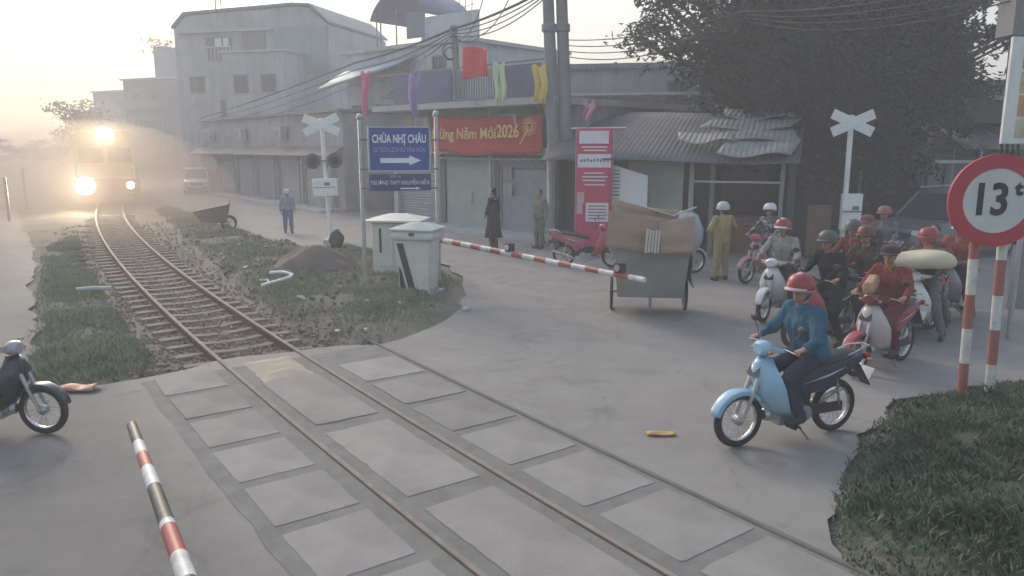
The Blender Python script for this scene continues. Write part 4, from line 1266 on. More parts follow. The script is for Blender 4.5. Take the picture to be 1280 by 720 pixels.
# ------------------------------------------------------------------ hand cart with cardboard
sheetm = mat('cart_sheet_metal', (.235, .22, .205), .6, .2, 2, stain=.35)
cardb = mat('cardboard', (.33, .23, .17), .85, .2, 2.5, bump=.15, bscale=14)
cardb2 = mat('pale_cardboard', (.38, .27, .21), .85, .2, 3)
def spoked_wheel(parent, c, r, axis='X', nsp=12):
    b = MB(); b.torus(c, r - .025, .025, 28, 8, axis); o = b.build('wheel', M_['black'], parent)
    q = MB(); q.torus(c, r - .058, .012, 28, 6, axis)
    for k in range(nsp):
        a = 2 * PI * k / nsp; e = (r - .06)
        v = (0, math.cos(a) * e, math.sin(a) * e) if axis == 'X' else (math.cos(a) * e, 0, math.sin(a) * e)
        q.tube([c, tuple(Vector(c) + Vector(v))], .006, 4)
    q.tube([tuple(Vector(c) - Vector((.05, 0, 0) if axis == 'X' else (0, .05, 0))), tuple(Vector(c) + Vector((.05, 0, 0) if axis == 'X' else (0, .05, 0)))], .03, 8)
    q.build('rim', M_['steel'], o)
    return o
g = P(811, 389)
ct = thing('hand_cart', 'grey metal hand cart on two spoked wheels by the tip of the boom', 'hand cart', (g.x, g.y + .1, 0), -.12)
b = MB(); b.loft([ring(.57, .55, .34), ring(.65, .62, 1.17)]); 
bodyc = b.build('box', sheetm, ct, bevel=.012)
b = MB()
for x in (-.65, .65): b.box((x, 0, 1.19), (.05, 1.3, .05))
for y in (-.62, .62): b.box((0, y, 1.19), (1.25, .05, .05))
b.build('rim_frame', M_['frame'], ct)
spoked_wheel(ct, (-.67, .05, .33), .33); spoked_wheel(ct, (.66, .05, .33), .33)
q = MB(); q.tube([(-.64, .05, .33), (.62, .05, .33)], .022); q.build('axle', M_['frame'], ct)
for x in (-.4, .4):
    q = MB(); q.tube([(x, .5, .75), (x, 1.35, .95)], .022); q.build('handle', M_['frame'], ct)
q = MB(); q.tube([(0, -.5, .4), (0, -.52, .02)], .025); q.build('rest_leg', M_['frame'], ct)
# load: each sheet, bundle and sack a thing of its own
cl = ct.location; rzc = ct.rotation_euler.z; Mc = Matrix.Translation(cl + Vector((0, 0, .24))) @ Matrix.Rotation(rzc, 4, 'Z')
def load(name, label, cat, mb, m, loc, rot=(0, 0, 0), group=None, **k):
    o = mb.build(name, m, None, **k)
    o.matrix_world = Mc @ Matrix.Translation(loc) @ Euler(rot).to_matrix().to_4x4()
    return tag(o, label, cat, group)
gr = 'flattened cardboard on the cart'
def card(w_, h_, seed, th=.03):
    rg = random.Random(seed); b = MB()
    b.grid(lambda u, v: ((u - .5) * w_, .05 * math.sin(u * 4 + seed) * v + .02 * math.sin(v * 9), v * h_ + .05 * math.sin(u * 3 + seed) * v), 12, 8)
    return b
load('cardboard_sheet', 'large brown cardboard sheet facing the boom, front one of the cart load', 'cardboard', card(1.46, .58, 1), cardb, (-.08, -.66, .93), (-.08, .10, 0), gr, solid=.03)
load('cardboard_sheet', 'brown cardboard sheet standing behind the front one with its higher left corner showing', 'cardboard', card(1.15, .78, 3), cardb2, (-.22, -.40, .96), (.04, .16, .05), gr, solid=.03)
load('cardboard_sheet', 'folded brown cardboard at the right of the cart load beside the sack', 'cardboard', card(.62, .56, 5), cardb2, (.42, -.74, .93), (-.05, -.04, .1), gr, solid=.03)
bb = MB(); bb.box((0, 0, .25), (1.0, .7, .48)); load('cardboard_box', 'closed brown box in the middle of the cart load', 'box', bb, cardb, (0, .12, .95), (0, .03, .1), bevel=.02)
bb = MB()
for k in range(5): bb.box((-.10 + k * .05, -.015 * (k % 2), .2), (.04, .08, .40 - .02 * (k % 3)))
load('paper_bundle', 'small bundle of white papers stuck upright at the front of the cart load', 'paper bundle', bb, mat('old_paper', (.52, .50, .43), .8, .15, 4), (-.02, -.80, .93), (0, .06, 0), bevel=.004)
bb = MB(); bb.ball((0, 0, 0), (.36, .33, .40), 20, 14); o = load('sack', 'bulging grey-blue plastic sack on the right end of the cart load', 'sack', bb, mat('plastic_sack', (.33, .36, .39), .35, .2, 3, bump=.6, bscale=6), (.58, -.05, 1.18))
for v in o.data.vertices: v.co += Vector((1, 1, 1)) * .05 * mnoise.noise(v.co * 5)
bb = MB(); bb.grid(lambda u, v: (.10 * v + .03 * math.sin(v * 6), (u - .5) * .9, -v * .75), 8, 8); load('cloth', 'grey cloth hanging down over the right side of the cart', 'cloth', bb, mat('grey_cloth', (.25, .25, .26), .9, .2, 3), (.66, 0, 1.02), solid=.015)
bb = MB(); bb.tube([(-.85, -.35, .45), (-.2, -.45, .62), (.35, -.45, .46), (.75, -.30, .60)], .02, 6); load('rope', 'pale rope tied over the top of the cardboard on the cart', 'rope', bb, mat('pale_rope', (.5, .47, .4), .8), (0, -.02, 1.08))

# far cart by the verge
g = P(267, 289); t = thing('hand_cart', 'small brown box cart tilted at the verge edge near the far white car', 'hand cart', (g.x, g.y, 0), .3)
b = MB(); b.prism([(-.35, .35), (.45, .30), (.60, .95), (-.62, .72)], -.3, .3); b.build('box', M_['brownwall'], t, solid=0)
spoked_wheel(t, (.52, -.1, .26), .26, 'Y', 8); spoked_wheel(t, (.52, .38, .26), .26, 'Y', 8)
q = MB(); q.tube([(.52, -.12, .26), (.52, .40, .26)], .02); q.tube([(.45, .0, .35), (.52, .14, .26)], .02); q.build('axle', M_['frame'], t)
q = MB(); q.tube([(.55, -.25, .9), (.62, -.25, 1.1)], .02); q.tube([(-.3, 0, .36), (-.36, 0, 0)], .02); q.build('prop', M_['frame'], t)

# pipe, heap, bag, litter
g = P(350, 362); z = ground_z(g.x, g.y)
b = MB(); b.tube([(-.42, .75, .16), (-.1, .62, .20), (.16, .42, .17), (.14, .25, .14), (-.3, -.25, .06)], .035, 8); b.tube([(-.55, .40, .06), (-.34, .3, .08), (-.28, .15, .05)], .022, 6)
o = b.build('bent_pipe', M_['white']); o.location = (g.x, g.y, z); tag(o, 'white bent pipe lying on the rubble verge', 'pipe')
g = P(395, 338); b = MB()
b.grid(lambda u, v: ((u - .5) * 2.1, (v - .5) * 1.6, -.05 + .62 * max(0, math.sin(u * PI)) ** .8 * max(0, math.sin(v * PI)) ** .8 + .09 * nz(u * 5, v * 5, 1, 3)), 24, 20)
o = b.build('soil_heap', mat('heap_soil', (.17, .135, .115), .95, .35, 3, bump=.8, bscale=14)); o.location = (g.x, g.y, .04); o['label'] = 'heap of brown soil on the verge below the left crossing signal'; o['kind'] = 'stuff'
g = P(421, 312); b = MB(); b.ball((0, 0, .24), (.22, .2, .3), 14, 10); o = b.build('rubbish_bag', blackp); o.location = (g.x, g.y, .05)
for v in o.data.vertices: v.co += Vector((.6, 1, 1)) * .06 * mnoise.noise(v.co * 7)
tag(o, 'dark rubbish bag on the soil heap at the foot of the left crossing signal', 'rubbish bag')
g = P(826, 544); b = MB(); b.grid(lambda u, v: ((u - .5) * .30, (v - .5) * .12 * (1 - .6 * abs(u - .5)), .012 + .025 * math.sin(u * 7) * math.sin(v * 3)), 8, 4)
o = b.build('paper_scrap', mat('orange_paper', (.52, .33, .13), .8, .25, 9), solid=.004); o.location = (g.x, g.y, .012); tag(o, 'orange paper scrap lying on the road in front of the blue scooter', 'paper scrap')
g = P(97, 488); b = MB(); b.grid(lambda u, v: ((u - .5) * .5, (v - .5) * .25, .02 + .05 * abs(math.sin(u * 5)) * math.sin(v * 3)), 10, 5)
o = b.build('plastic_bag', mat('orange_plastic', (.42, .17, .11), .5, .25, 9), solid=.004); o.location = (g.x, g.y, .012); tag(o, 'crumpled orange plastic bag beside the motorbike at the left edge', 'plastic bag')
g = P(115, 368); b = MB(); b.tube([(-.3, 0, .10), (0, .05, .12), (.34, .14, .10)], .045, 7); o = b.build('plank', M_['tile']); o.location = (g.x, g.y, .0); tag(o, 'pale plank lying on the grass left of the track', 'plank')
for i, (px, py, lab) in enumerate(((583, 388, 'pale stone at the corner of the verge nearest the road'), (459, 385, 'pale stone on the verge below the blue sign'), (500, 388, 'small pale stone on the verge in front of the barrier machine'))):
    g = P(px, py); b = MB(); b.ball((0, 0, .03), (.085 - .02 * i, .06, .05), 9, 6); o = b.build('stone', mat('pale_stone', (.5, .48, .45), .9)); o.location = (g.x, g.y, max(0, ground_z(g.x, g.y)))
    for v in o.data.vertices: v.co *= 1 + .25 * mnoise.noise(v.co * 30)
    tag(o, lab, 'stone')
for px, py, h, lab in ((34, 262, 1.9, 'thin dark post beside the track at the left edge, right one of two'), (12, 276, 1.7, 'thin dark post beside the track at the left edge, left one of two')):
    g = P(px, py); b = MB(); b.tube([(0, 0, 0), (0, 0, h)], .06, 8); o = b.build('post', M_['frame']); o.location = (g.x, g.y, 0); tag(o, lab, 'post')
# ================================================================== train
LENS = mat('lit_headlamp', (1, .93, .8), .3, .02, emit=((1.0, .86, .62), 30))
trc = mat('train_cream', (.34, .29, .2), .5, .12, 2, stain=.25)
trr = mat('train_red_brown', (.20, .085, .06), .5, .2, 2, stain=.3)
trb = mat('train_blue', (.05, .08, .2), .45, .2, 2)
s0 = float(np.interp(37.6, _Ys, _Ss))
fr = on_track(s0)
tr = thing('locomotive', 'diesel locomotive with three glaring headlamps approaching through the dust', 'train', (fr.x, fr.y, .02), track_rot(s0) + PI)
def sect(x, w_, z0, z1, ch=.35): return [(x, -w_, z0), (x, w_, z0), (x, w_, z1 - ch), (x, w_ - ch, z1), (x, -w_ + ch, z1), (x, -w_, z1 - ch)]
b = MB(); b.loft([sect(-15, 1.38, 1.0, 3.65), sect(-.55, 1.38, 1.0, 3.65), sect(-.25, 1.36, 1.0, 3.2, .3), sect(0, 1.32, 1.0, 1.98, .1)]); bdy = b.build('body', trc, tr, bevel=.03)
b = MB(); b.loft([sect(-15, 1.40, .62, 1.30, .02), sect(-.1, 1.40, .62, 1.30, .02), sect(.10, 1.30, .62, 1.28, .02)]); b.build('skirt', trr, tr, bevel=.02)
b = MB(); b.box((-7.6, 0, 1.62), (14.3, 2.80, .26)); b.build('side_stripe', trb, tr)
for y in (-.62, .62):
    b = MB(); b.add([(-.262, y - .50, 3.05), (-.262, y + .50, 3.05), (.0, y + .52, 2.1), (.0, y - .52, 2.1)], [(0, 1, 2, 3)]); o = b.build('windscreen', M_['pane'], tr, solid=.05)
    q = MB(); q.tube([(.05, y, 2.1), (-.08, y + .25, 2.55)], .015, 5); q.build('wiper', M_['black'], o)
b = MB(); b.prism([(-1.25, .60), (1.25, .60), (1.0, .18), (-1.0, .18)], .08, .22, 'YZ'); b.build('pilot', trr, tr)
b = MB(); b.box((.26, 0, .72), (.4, .28, .3)); b.lathe([(.05, .3), (.14, .42), (.14, .55), (.001, .56)], 12, 'X', (0, 0, .75)); b.build('coupler', M_['frame'], tr)
def lamp(x, y, z, r, e):
    b = MB(); b.lathe([(.001, x - .15), (r * 1.3, x - .12), (r * 1.3, x + .05), (r * 1.02, x + .05)], 20, 'X', (0, y, z)); h = b.build('headlamp', M_['frame'], tr)
    b = MB(); b.lathe([(r, x + .035), (r * .6, x + .065), (.001, x + .075)], 20, 'X', (0, y, z)); b.build('lens', LENS, h)
    ld = bpy.data.lights.new('headlamp_light', 'SPOT'); ld.energy = e; ld.spot_size = R(64); ld.spot_blend = 1; ld.shadow_soft_size = r; ld.color = (1, .82, .58)
    lo = bpy.data.objects.new('headlamp_light', ld); C.objects.link(lo); lo.parent = tr
    lo.location = (x + .2, y, z); lo.rotation_euler = (PI / 2 - .04, 0, -PI / 2)
    lo.rotation_euler = Vector((1, -.03, .07)).to_track_quat('-Z', 'Y').to_euler()
lamp(-.35, .05, 3.36, .45, 6500); lamp(.12, -.98, .98, .42, 6500); lamp(.12, .98, .98, .17, 500)
b = MB(); b.box((-.55, .05, 3.45), (.5, .95, .55)); b.build('lamp_housing', trc, tr, bevel=.04)
for y in (-1.2, 1.2):
    b = MB(); b.tube([(.12, y, 1.3), (.18, y, 1.7), (.12, y * .95, 2.0)], .02, 6); b.build('handrail', M_['white'], tr)
b = MB(); b.tube([(.2, -1.1, 1.36), (.24, 0, 1.40), (.2, 1.1, 1.36)], .02, 6); b.build('front_rail', M_['white'], tr)
for x in (-1.6, -4.5, -7.5, -10.5):
    for y in (-1.385, 1.385):
        b = MB(); b.box((x, y, 2.55), (.9, .03, .7)); b.build('side_window', M_['pane'], tr)
for x in (-3.2, -11.6):
    b = MB(); b.box((x, 0, .62), (3.0, 1.9, .28)); o = b.build('bogie', M_['frame'], tr)
    for dx in (-1.0, 1.0):
        w_ = MB()
        for y in (-.535, .535): w_.disc((x + dx, y, .43), .43, .12, 24)
        w_.tube([(x + dx, -.53, .43), (x + dx, .53, .43)], .08); w_.build('wheelset', M_['frame'], o)

# ================================================================== motor scooters
tyre = mat('tyre_rubber', (.028, .028, .029), .85, .3, 12, bump=.3)
chrome = mat('dull_chrome', (.55, .55, .55), .3, .15, 8, metal=.9)
dplast = mat('dark_plastic', (.035, .036, .04), .5, .25, 5)
seatm = mat('seat_vinyl', (.03, .03, .033), .55, .2, 6, bump=.2)
lensm = mat('clear_lens', (.62, .64, .66), .15, .1, 8)
redlens = mat('red_lens', (.35, .03, .03), .25, .1, 8)
orlens = mat('orange_lens', (.5, .2, .04), .25, .1, 8)
def wheel(parent, x, R_=.285, w_=.038, solid_spokes=False):
    b = MB(); b.torus((x, 0, R_), R_ - w_, w_, 36, 10, 'Y', 1.05); o = b.build('wheel', tyre, parent)
    q = MB(); q.torus((x, 0, R_), R_ - w_ * 2 + .004, .014, 32, 8, 'Y', 1.6)
    if solid_spokes:
        for k in range(5):
            a = 2 * PI * k / 5 + .3; v = Vector((math.cos(a), 0, math.sin(a))) * (R_ - .075)
            q.tube([(x, 0, R_), (x + v.x, 0, R_ + v.z)], [.028, .02], 6)
    else:
        for k in range(28):
            a = 2 * PI * k / 28; s_ = .022 * (1 if k % 2 else -1); v = Vector((math.cos(a), 0, math.sin(a))) * (R_ - .075)
            q.tube([(x, s_, R_), (x + v.x, 0, R_ + v.z)], .0028, 4)
    q.build('rim', chrome, o)
    q = MB(); q.lathe([(.001, -.06), (.03, -.055), (.055, -.03), (.055, .03), (.03, .055), (.001, .06)], 16, 'Y', (x, 0, R_)); q.build('hub', M_['steel'], o)
    return o
def paint(name, col): return mat('scooter_paint_' + name, col, .32, .12, 3, coat=.3, stain=.12)
def scooter(label, loc, head, body, shield=None, guard=None, side=None, plate=True, mags=False, hang=0, lens=lensm, mirrors=True, group='motor scooters waiting at the crossing', rack=True):
    """x forward; wheels touch z = 0"""
    t = thing('motor_scooter', label, 'motor scooter', (loc[0], loc[1], .002), head, group)
    shield = shield or body; side = side or body
    wheel(t, .64, solid_spokes=mags); wheel(t, -.58, solid_spokes=mags)
    f = MB()
    for y in (-.062, .062):
        f.tube([(.645, y, .285), (.55, y, .50), (.41, y * .9, .84)], [.02, .022, .026], 8)
    f.tube([(.44, 0, .80), (.36, 0, .97)], .03); f.build('fork', M_['steel'], t)
    # front mudguard
    rings = []
    for k in range(13):
        a = R(15 + 130 * k / 12); rr = .305
        cx, cz = .645 + math.cos(a) * rr, .285 + math.sin(a) * rr
        hw = .062 + .012 * math.sin(PI * k / 12)
        n_ = Vector((math.cos(a), 0, math.sin(a)))
        rings.append([(cx - n_.x * .035, -hw, cz - n_.z * .035), (cx + n_.x * .005, -hw * .8, cz + n_.z * .005), (cx + n_.x * .022, 0, cz + n_.z * .022), (cx + n_.x * .005, hw * .8, cz + n_.z * .005), (cx - n_.x * .035, hw, cz - n_.z * .035)])
    MB().loft(rings, closed=False, cap=False).build('front_mudguard', guard or shield, t, solid=.008)
    # leg shield: curved cowl, open to the rear
    lv = [(.92, .395, .07, .33), (.84, .46, .12, .33), (.74, .475, .17, .30), (.62, .455, .205, .26), (.50, .40, .20, .22), (.38, .31, .175, .16), (.29, .22, .14, .10)]
    rings = []
    for z, xf, hw, xb in lv:
        rg_ = []; hw *= 1.14; xf += .015
        for k in range(11):
            u = -1 + 2 * k / 10
            rg_.append((xb + (xf - xb) * (1 - abs(u) ** 2.3), hw * u, z))
        rings.append(rg_)
    MB().loft(rings, closed=False, cap=False).build('leg_shield', shield, t, solid=.012)
    b = MB(); b.loft([[(.48, -.03, .80), (.48, .03, .80), (.44, .06, .87), (.44, -.06, .87)], [(.505, -.045, .72), (.505, .045, .72), (.50, .09, .74), (.50, -.09, .74)]]); b.build('front_badge_panel', dplast, t)
    # headlight unit and handlebar
    b = MB()
    prof = [(.30, .05, .045), (.33, .095, .075), (.38, .115, .085), (.43, .10, .075), (.455, .07, .055)]
    b.loft([[(x, w_ * math.cos(q_ * PI / 6), 1.0 + h_ * math.sin(q_ * PI / 6)) for q_ in range(12)] for x, w_, h_ in prof])
    for s_ in (-1, 1): b.loft([[(.33, s_ * .07, 1.03), (.38, s_ * .07, 1.05), (.38, s_ * .07, .97), (.33, s_ * .07, .96)], [(.27, s_ * .21, 1.025), (.31, s_ * .21, 1.035), (.31, s_ * .21, 1.0), (.27, s_ * .21, .995)]])
    hb = b.build('handlebar_cowl', body, t)
    b = MB(); b.loft([[(.452 - (x_ ** 2) * .03, .075 * math.cos(q_ * PI / 6) * x_, .995 + .055 * math.sin(q_ * PI / 6) * x_) for q_ in range(12)] for x_ in (1.0, .6, .05)]); b.build('headlight', lens, t)
    for s_ in (-1, 1):
        b = MB(); b.tube([(.30, s_ * .05, 1.01), (.27, s_ * .20, 1.02), (.21, s_ * .36, 1.01)], .012, 7); b.tube([(.245, s_ * .265, 1.02), (.208, s_ * .37, 1.01)], .019, 8); b.build('handlebar', dplast, t)
        b = MB(); b.tube([(.30, s_ * .21, 1.03), (.285, s_ * .34, 1.015)], .007, 5); b.build('brake_lever', chrome, t)
        b = MB(); b.ball((.40, s_ * .125, .985), (.03, .03, .022), 8, 6); b.build('turn_signal', orlens, t)
        if mirrors:
            b = MB(); b.tube([(.27, s_ * .20, 1.03), (.24, s_ * .27, 1.14), (.23, s_ * .33, 1.20)], .006, 5); b.ball((.225, s_ * .345, 1.235), (.018, .062, .042), 10, 8); b.build('mirror', dplast, t)
    # centre frame, engine, exhaust
    b = MB(); b.loft([[(.20, -.05, .36), (.20, .05, .36), (.24, .05, .50), (.24, -.05, .50)], [(-.02, -.06, .32), (-.02, .06, .32), (-.02, .07, .52), (-.02, -.07, .52)], [(-.2, -.07, .36), (-.2, .07, .36), (-.2, .08, .64), (-.2, -.08, .64)]]); b.build('centre_cover', dplast, t)
    b = MB(); b.box((.04, 0, .27), (.34, .20, .16)); b.lathe([(.001, -.13), (.085, -.13), (.085, .13), (.001, .13)], 16, 'Y', (-.10, 0, .29)); b.lathe([(.06, .18), (.075, .22), (.06, .26), (.075, .30), (.05, .34)], 12, 'X', (0, 0, .30)); b.build('engine', M_['steel'], t, bevel=.01)
    b = MB(); b.tube([(.22, -.08, .24), (.05, -.14, .17), (-.25, -.15, .20), (-.36, -.15, .24)], .018, 7); b.tube([(-.34, -.15, .235), (-.42, -.15, .27), (-.84, -.16, .40)], [.025, .042, .038], 10); b.build('exhaust', chrome, t)
    b = MB()
    for s_ in (-1, 1): b.tube([(.10, s_ * .05, .22), (.10, s_ * .28, .22)], .013, 6)
    b.tube([(.12, .10, .2), (.12, .24, .2)], .02, 6); b.build('footrest', dplast, t)
    b = MB()
    for y in (-.075, .075): b.tube([(-.12, y, .30), (-.58, y, .285)], .016, 6)
    b.box((-.34, .095, .31), (.52, .03, .10)); b.build('swingarm', dplast, t)
    for y in (-.105, .105):
        b = MB(); b.tube([(-.56, y, .30), (-.50, y, .62)], .014, 6)
        pts = [(-.555 + .05 * k / 24, y + .024 * math.cos(k * 1.57), .33 + .22 * k / 24) for k in range(25)]
        b.tube(pts, .006, 4); b.build('shock_absorber', chrome, t)
    # tail body
    rings = []
    for x, zl, zh, hw in ((.04, .50, .66, .06), (-.10, .46, .72, .105), (-.35, .50, .77, .135), (-.62, .62, .81, .12), (-.86, .72, .84, .07), (-.93, .77, .84, .04)):
        rings.append([(x, -hw * .7, zl), (x, -hw, (zl + zh) / 2), (x, -hw * .85, zh), (x, hw * .85, zh), (x, hw, (zl + zh) / 2), (x, hw * .7, zl)])
    tb = MB().loft(rings).build('tail_body', side, t, bevel=.012)
    b = MB()
    for s_ in (-1, 1): b.add([(-.06, s_ * .105, .60), (-.34, s_ * .145, .66), (-.60, s_ * .131, .74), (-.34, s_ * .146, .685)], [(0, 1, 2, 3)])
    b.build('side_decal', mat('white_decal', (.62, .62, .62), .4), tb, solid=.003)
    rings = []
    for x, z, hw, h_ in ((.06, .70, .06, .03), (-.02, .745, .11, .05), (-.22, .765, .135, .06), (-.42, .80, .135, .065), (-.62, .835, .12, .055), (-.76, .85, .07, .03)):
        rings.append([(x, hw * math.cos(q_ * PI / 5), z + h_ * math.sin(q_ * PI / 5) * (1 if q_ <= 5 else .6)) for q_ in range(10)])
    MB().loft(rings).build('seat', seatm, t)
    b = MB(); b.box((-.93, 0, .80), (.06, .17, .065)); b.build('tail_light', redlens, t, bevel=.012)
    for s_ in (-1, 1):
        b = MB(); b.ball((-.90, s_ * .13, .78), (.03, .03, .022), 8, 6); b.build('turn_signal', orlens, t)
    b = MB(); b.loft([[(-.84, -.07, .72), (-.84, .07, .72), (-.80, .07, .74), (-.80, -.07, .74)], [(-1.02, -.06, .47), (-1.02, .06, .47), (-1.0, .06, .47), (-1.0, -.06, .47)]]); b.build('rear_mudguard', dplast, t)
    b = MB(); b.at((-1.0, 0, .60), (0, -.55, 0)).box((0, 0, 0), (.006, .17, .13)); b.build('number_plate', mat('white_plate', (.6, .6, .58), .5), t)
    if rack:
        b = MB(); b.tube([(-.62, -.10, .84), (-.82, -.10, .90), (-.96, -.05, .91), (-.96, .05, .91), (-.82, .10, .90), (-.62, .10, .84)], .011, 6); b.build('grab_rail', chrome, t)
    b = MB(); b.tube([(.0, .09, .22), (-.12, .17, .02)], .012, 6); b.build('side_stand', M_['frame'], t)
    return t
def hd(dx, dy): return math.atan2(dy, dx)
def fwd(loc, h, d=0, l=0): return (loc[0] + math.cos(h) * d - math.sin(h) * l, loc[1] + math.sin(h) * d + math.cos(h) * l)
cblue = paint('light_blue', (.30, .47, .62)); cwhite = paint('white', (.68, .68, .66)); cred = paint('red', (.38, .05, .06)); cmar = paint('maroon', (.16, .035, .045))
cblack = paint('black', (.035, .036, .04)); cpink = paint('pink_red', (.46, .09, .13)); cgrey = paint('grey', (.18, .18, .19)); cdblue = paint('navy', (.045, .055, .085))
RID = {}
def spot(key, loc, d): RID[key] = (loc, hd(*d))
spot('blue', (2.86, 7.47), (-.93, -.367)); spot('white', (4.68, 13.15), (-.62, -.785)); spot('red', (5.02, 10.0), (-.80, -.60)); spot('dark', (4.75, 11.35), (-.85, -.53))
spot('maroon', (6.62, 14.2), (-.70, -.71)); spot('bundle', (6.45, 11.75), (-.72, -.69)); spot('cap', (7.75, 13.15), (-.74, -.67)); spot('pattern', (5.6, 16.7), (-.78, -.62))
spot('parked', (1.86, 18.65), (.97, -.22)); spot('behind', (3.72, 17.5), (.93, .36)); spot('mid', (5.85, 13.0), (-.8, -.6)); spot('back', (7.75, 15.9), (-.78, -.63)); spot('x1', (5.62, 12.05), (-.8, -.6)); spot('x2', (7.05, 12.65), (-.75, -.66)); spot('edge', (-5.50, 7.62), (.995, -.06)); spot('far_right', (8.6, 12.2), (-.8, -.6))
scooter('light blue motor scooter nearest the camera, ridden by the rider in teal', *RID['blue'], cblue, side=cdblue)
scooter('white fronted motor scooter facing the tracks, ridden by the rider in the beige shirt', *RID['white'], cwhite, side=cblack)
scooter('red motor scooter with a pale leg shield carrying the rider in red hood', *RID['red'], cmar, shield=paint('pale_pink', (.52, .46, .46)), side=cred, guard=cred)
scooter('black motor scooter between the white one and the light blue one', *RID['dark'], cblack, shield=cred, side=cblack)
scooter('maroon motor scooter with tall mirrors behind the rider in red hood', *RID['maroon'], cmar, shield=cmar, side=cblack)
scooter('motor scooter with white and red front loaded with the cream bundle', *RID['bundle'], cwhite, shield=cwhite, side=cred)
scooter('dark red motor scooter squeezed between the black and the maroon scooters', *RID['mid'], cred, shield=cmar, side=cblack)
scooter('grey motor scooter at the back of the group, nearest the grey car', *RID['back'], cgrey, shield=cgrey, side=cblack)
scooter('navy motor scooter hemmed in right behind the black scooter', *RID['x1'], cdblue, shield=cdblue, side=cblack)
scooter('black scooter with a silver front just behind the cream bundle', *RID['x2'], cgrey, shield=paint('silver', (.4, .4, .42)), side=cblack)
scooter('dark grey motor scooter at the right, under the rider with the white cap', *RID['cap'], cgrey, side=cblack)
scooter('pink motor scooter stopped in front of the officer in tan uniform', *RID['pattern'], cpink, shield=paint('dusty_pink', (.45, .22, .2)), side=cblack)
scooter('pink red scooter with white five spoke wheels parked before the roll-up banner', *RID['parked'], cpink, side=cpink, mags=True, group='parked motor scooters', mirrors=True)
scooter('dark scooter with a white cowl parked behind the loaded hand cart', *RID['behind'], cwhite, shield=cwhite, side=cblack, group='parked motor scooters')
eb = scooter('dark motor scooter with a grey handlebar cowl cut by the left edge of the picture', *RID['edge'], paint('dusty_grey', (.35, .35, .36)), mirrors=False, shield=cblack, side=cblack, group='parked motor scooters')
eb.scale = (.93, .93, .93)

# ================================================================== cars
def car(label, loc, head, body, suv=True, sc=1.0):
    t = thing('car', label, 'car', (loc[0], loc[1], .002), head)
    t.scale = (sc,) * 3
    st = [(2.2, .70, .38, .62), (2.1, .82, .30, .86), (1.75, .88, .26, .98), (.95, .91, .24, 1.06), (-.8, .92, .24, 1.08), (-1.8, .90, .26, 1.08), (-2.15, .84, .34, 1.0), (-2.22, .76, .42, .92)]
    rings = []
    for x, hw, z0, z1 in st:
        zm = z0 + (z1 - z0) * .6
        rings.append([(x, -hw * .92, z0), (x, -hw, z0 + .15), (x, -hw, zm), (x, -hw * .93, z1), (x, hw * .93, z1), (x, hw, zm), (x, hw, z0 + .15), (x, hw * .92, z0)])
    bd_ = MB().loft(rings).build('body', body, t, bevel=.03)
    gl = [(1.02, .78, .02), (.30, .70, .62), (-.3, .69, .68), (-1.35, .68, .66), (-1.95, .74, .05)]
    rings = [[(x, -.82 if h < .1 else -w_ - .02, 1.06), (x, -w_, 1.06 + h), (x, w_, 1.06 + h), (x, .82 if h < .1 else w_ + .02, 1.06)] for x, w_, h in gl]
    rings = [[(x, -.83, 1.055), (x, -w_, 1.06 + h), (x, w_, 1.06 + h), (x, .83, 1.055)] for x, w_, h in gl]
    gh = MB().loft(rings).build('window_glass', M_['pane'], t)
    b = MB(); b.loft([[(.32, -.70, 1.69), (.32, .70, 1.69), (.28, .69, 1.73), (.28, -.69, 1.73)], [(-.4, -.70, 1.75), (-.4, .70, 1.75), (-.4, .66, 1.80), (-.4, -.66, 1.80)], [(-1.38, -.69, 1.73), (-1.38, .69, 1.73), (-1.34, .66, 1.78), (-1.34, -.66, 1.78)]]); b.build('roof', body, t)
    for s_ in (-1, 1):
        for pts in (((1.02, .80, 1.07), (.31, .71, 1.70)), ((-.35, .82, 1.07), (-.38, .71, 1.75)), ((-1.25, .82, 1.07), (-1.3, .705, 1.74)), ((-1.95, .77, 1.09), (-1.4, .70, 1.73))):
            b = MB(); b.tube([(x, s_ * y, z) for x, y, z in pts], .04, 6); b.build('pillar', body, t)
        b = MB(); b.tube([(-.0 + .2, s_ * .72, 1.83), (-1.2, s_ * .70, 1.85)], .02, 6); b.build('roof_rail', M_['steel'], t)
        b = MB(); b.loft([[(.80, s_ * .92, 1.10), (.80, s_ * 1.08, 1.10), (.80, s_ * 1.08, 1.24), (.80, s_ * .92, 1.24)], [(.68, s_ * .94, 1.11), (.68, s_ * 1.05, 1.11), (.68, s_ * 1.05, 1.22), (.68, s_ * .94, 1.22)]]); b.build('mirror', body, t, bevel=.02)
        b = MB(); b.loft([[(2.16, s_ * .45, .70), (2.16, s_ * .76, .70), (2.14, s_ * .76, .84), (2.14, s_ * .45, .84)], [(1.95, s_ * .45, .72), (1.95, s_ * .87, .72), (1.93, s_ * .86, .88), (1.93, s_ * .45, .88)]]); b.build('headlight', lensm, t)
        for x in (1.35, -1.35):
            w_ = MB(); w_.torus((x, s_ * .82, .35), .25, .10, 28, 8, 'Y', 1.0); o = w_.build('wheel', tyre, t)
            q = MB(); q.disc((x, s_ * .88, .35), .19, .06, 20); q.build('rim', M_['steel'], o)
        for x in (.32, -.8):
            b = MB(); b.box((x, s_ * .925, .92), (.18, .02, .03)); b.build('door_handle', chrome, t)
    b = MB(); b.box((2.16, 0, .66), (.08, .9, .22)); b.build('grille', dplast, t)
    b = MB(); b.box((2.2, 0, .42), (.10, 1.35, .16)); b.build('bumper', dplast, t, bevel=.03)
    b = MB(); b.box((2.26, 0, .47), (.012, .45, .11)); b.build('number_plate', mat('white_plate', (.6, .6, .58), .5), t)
    return t
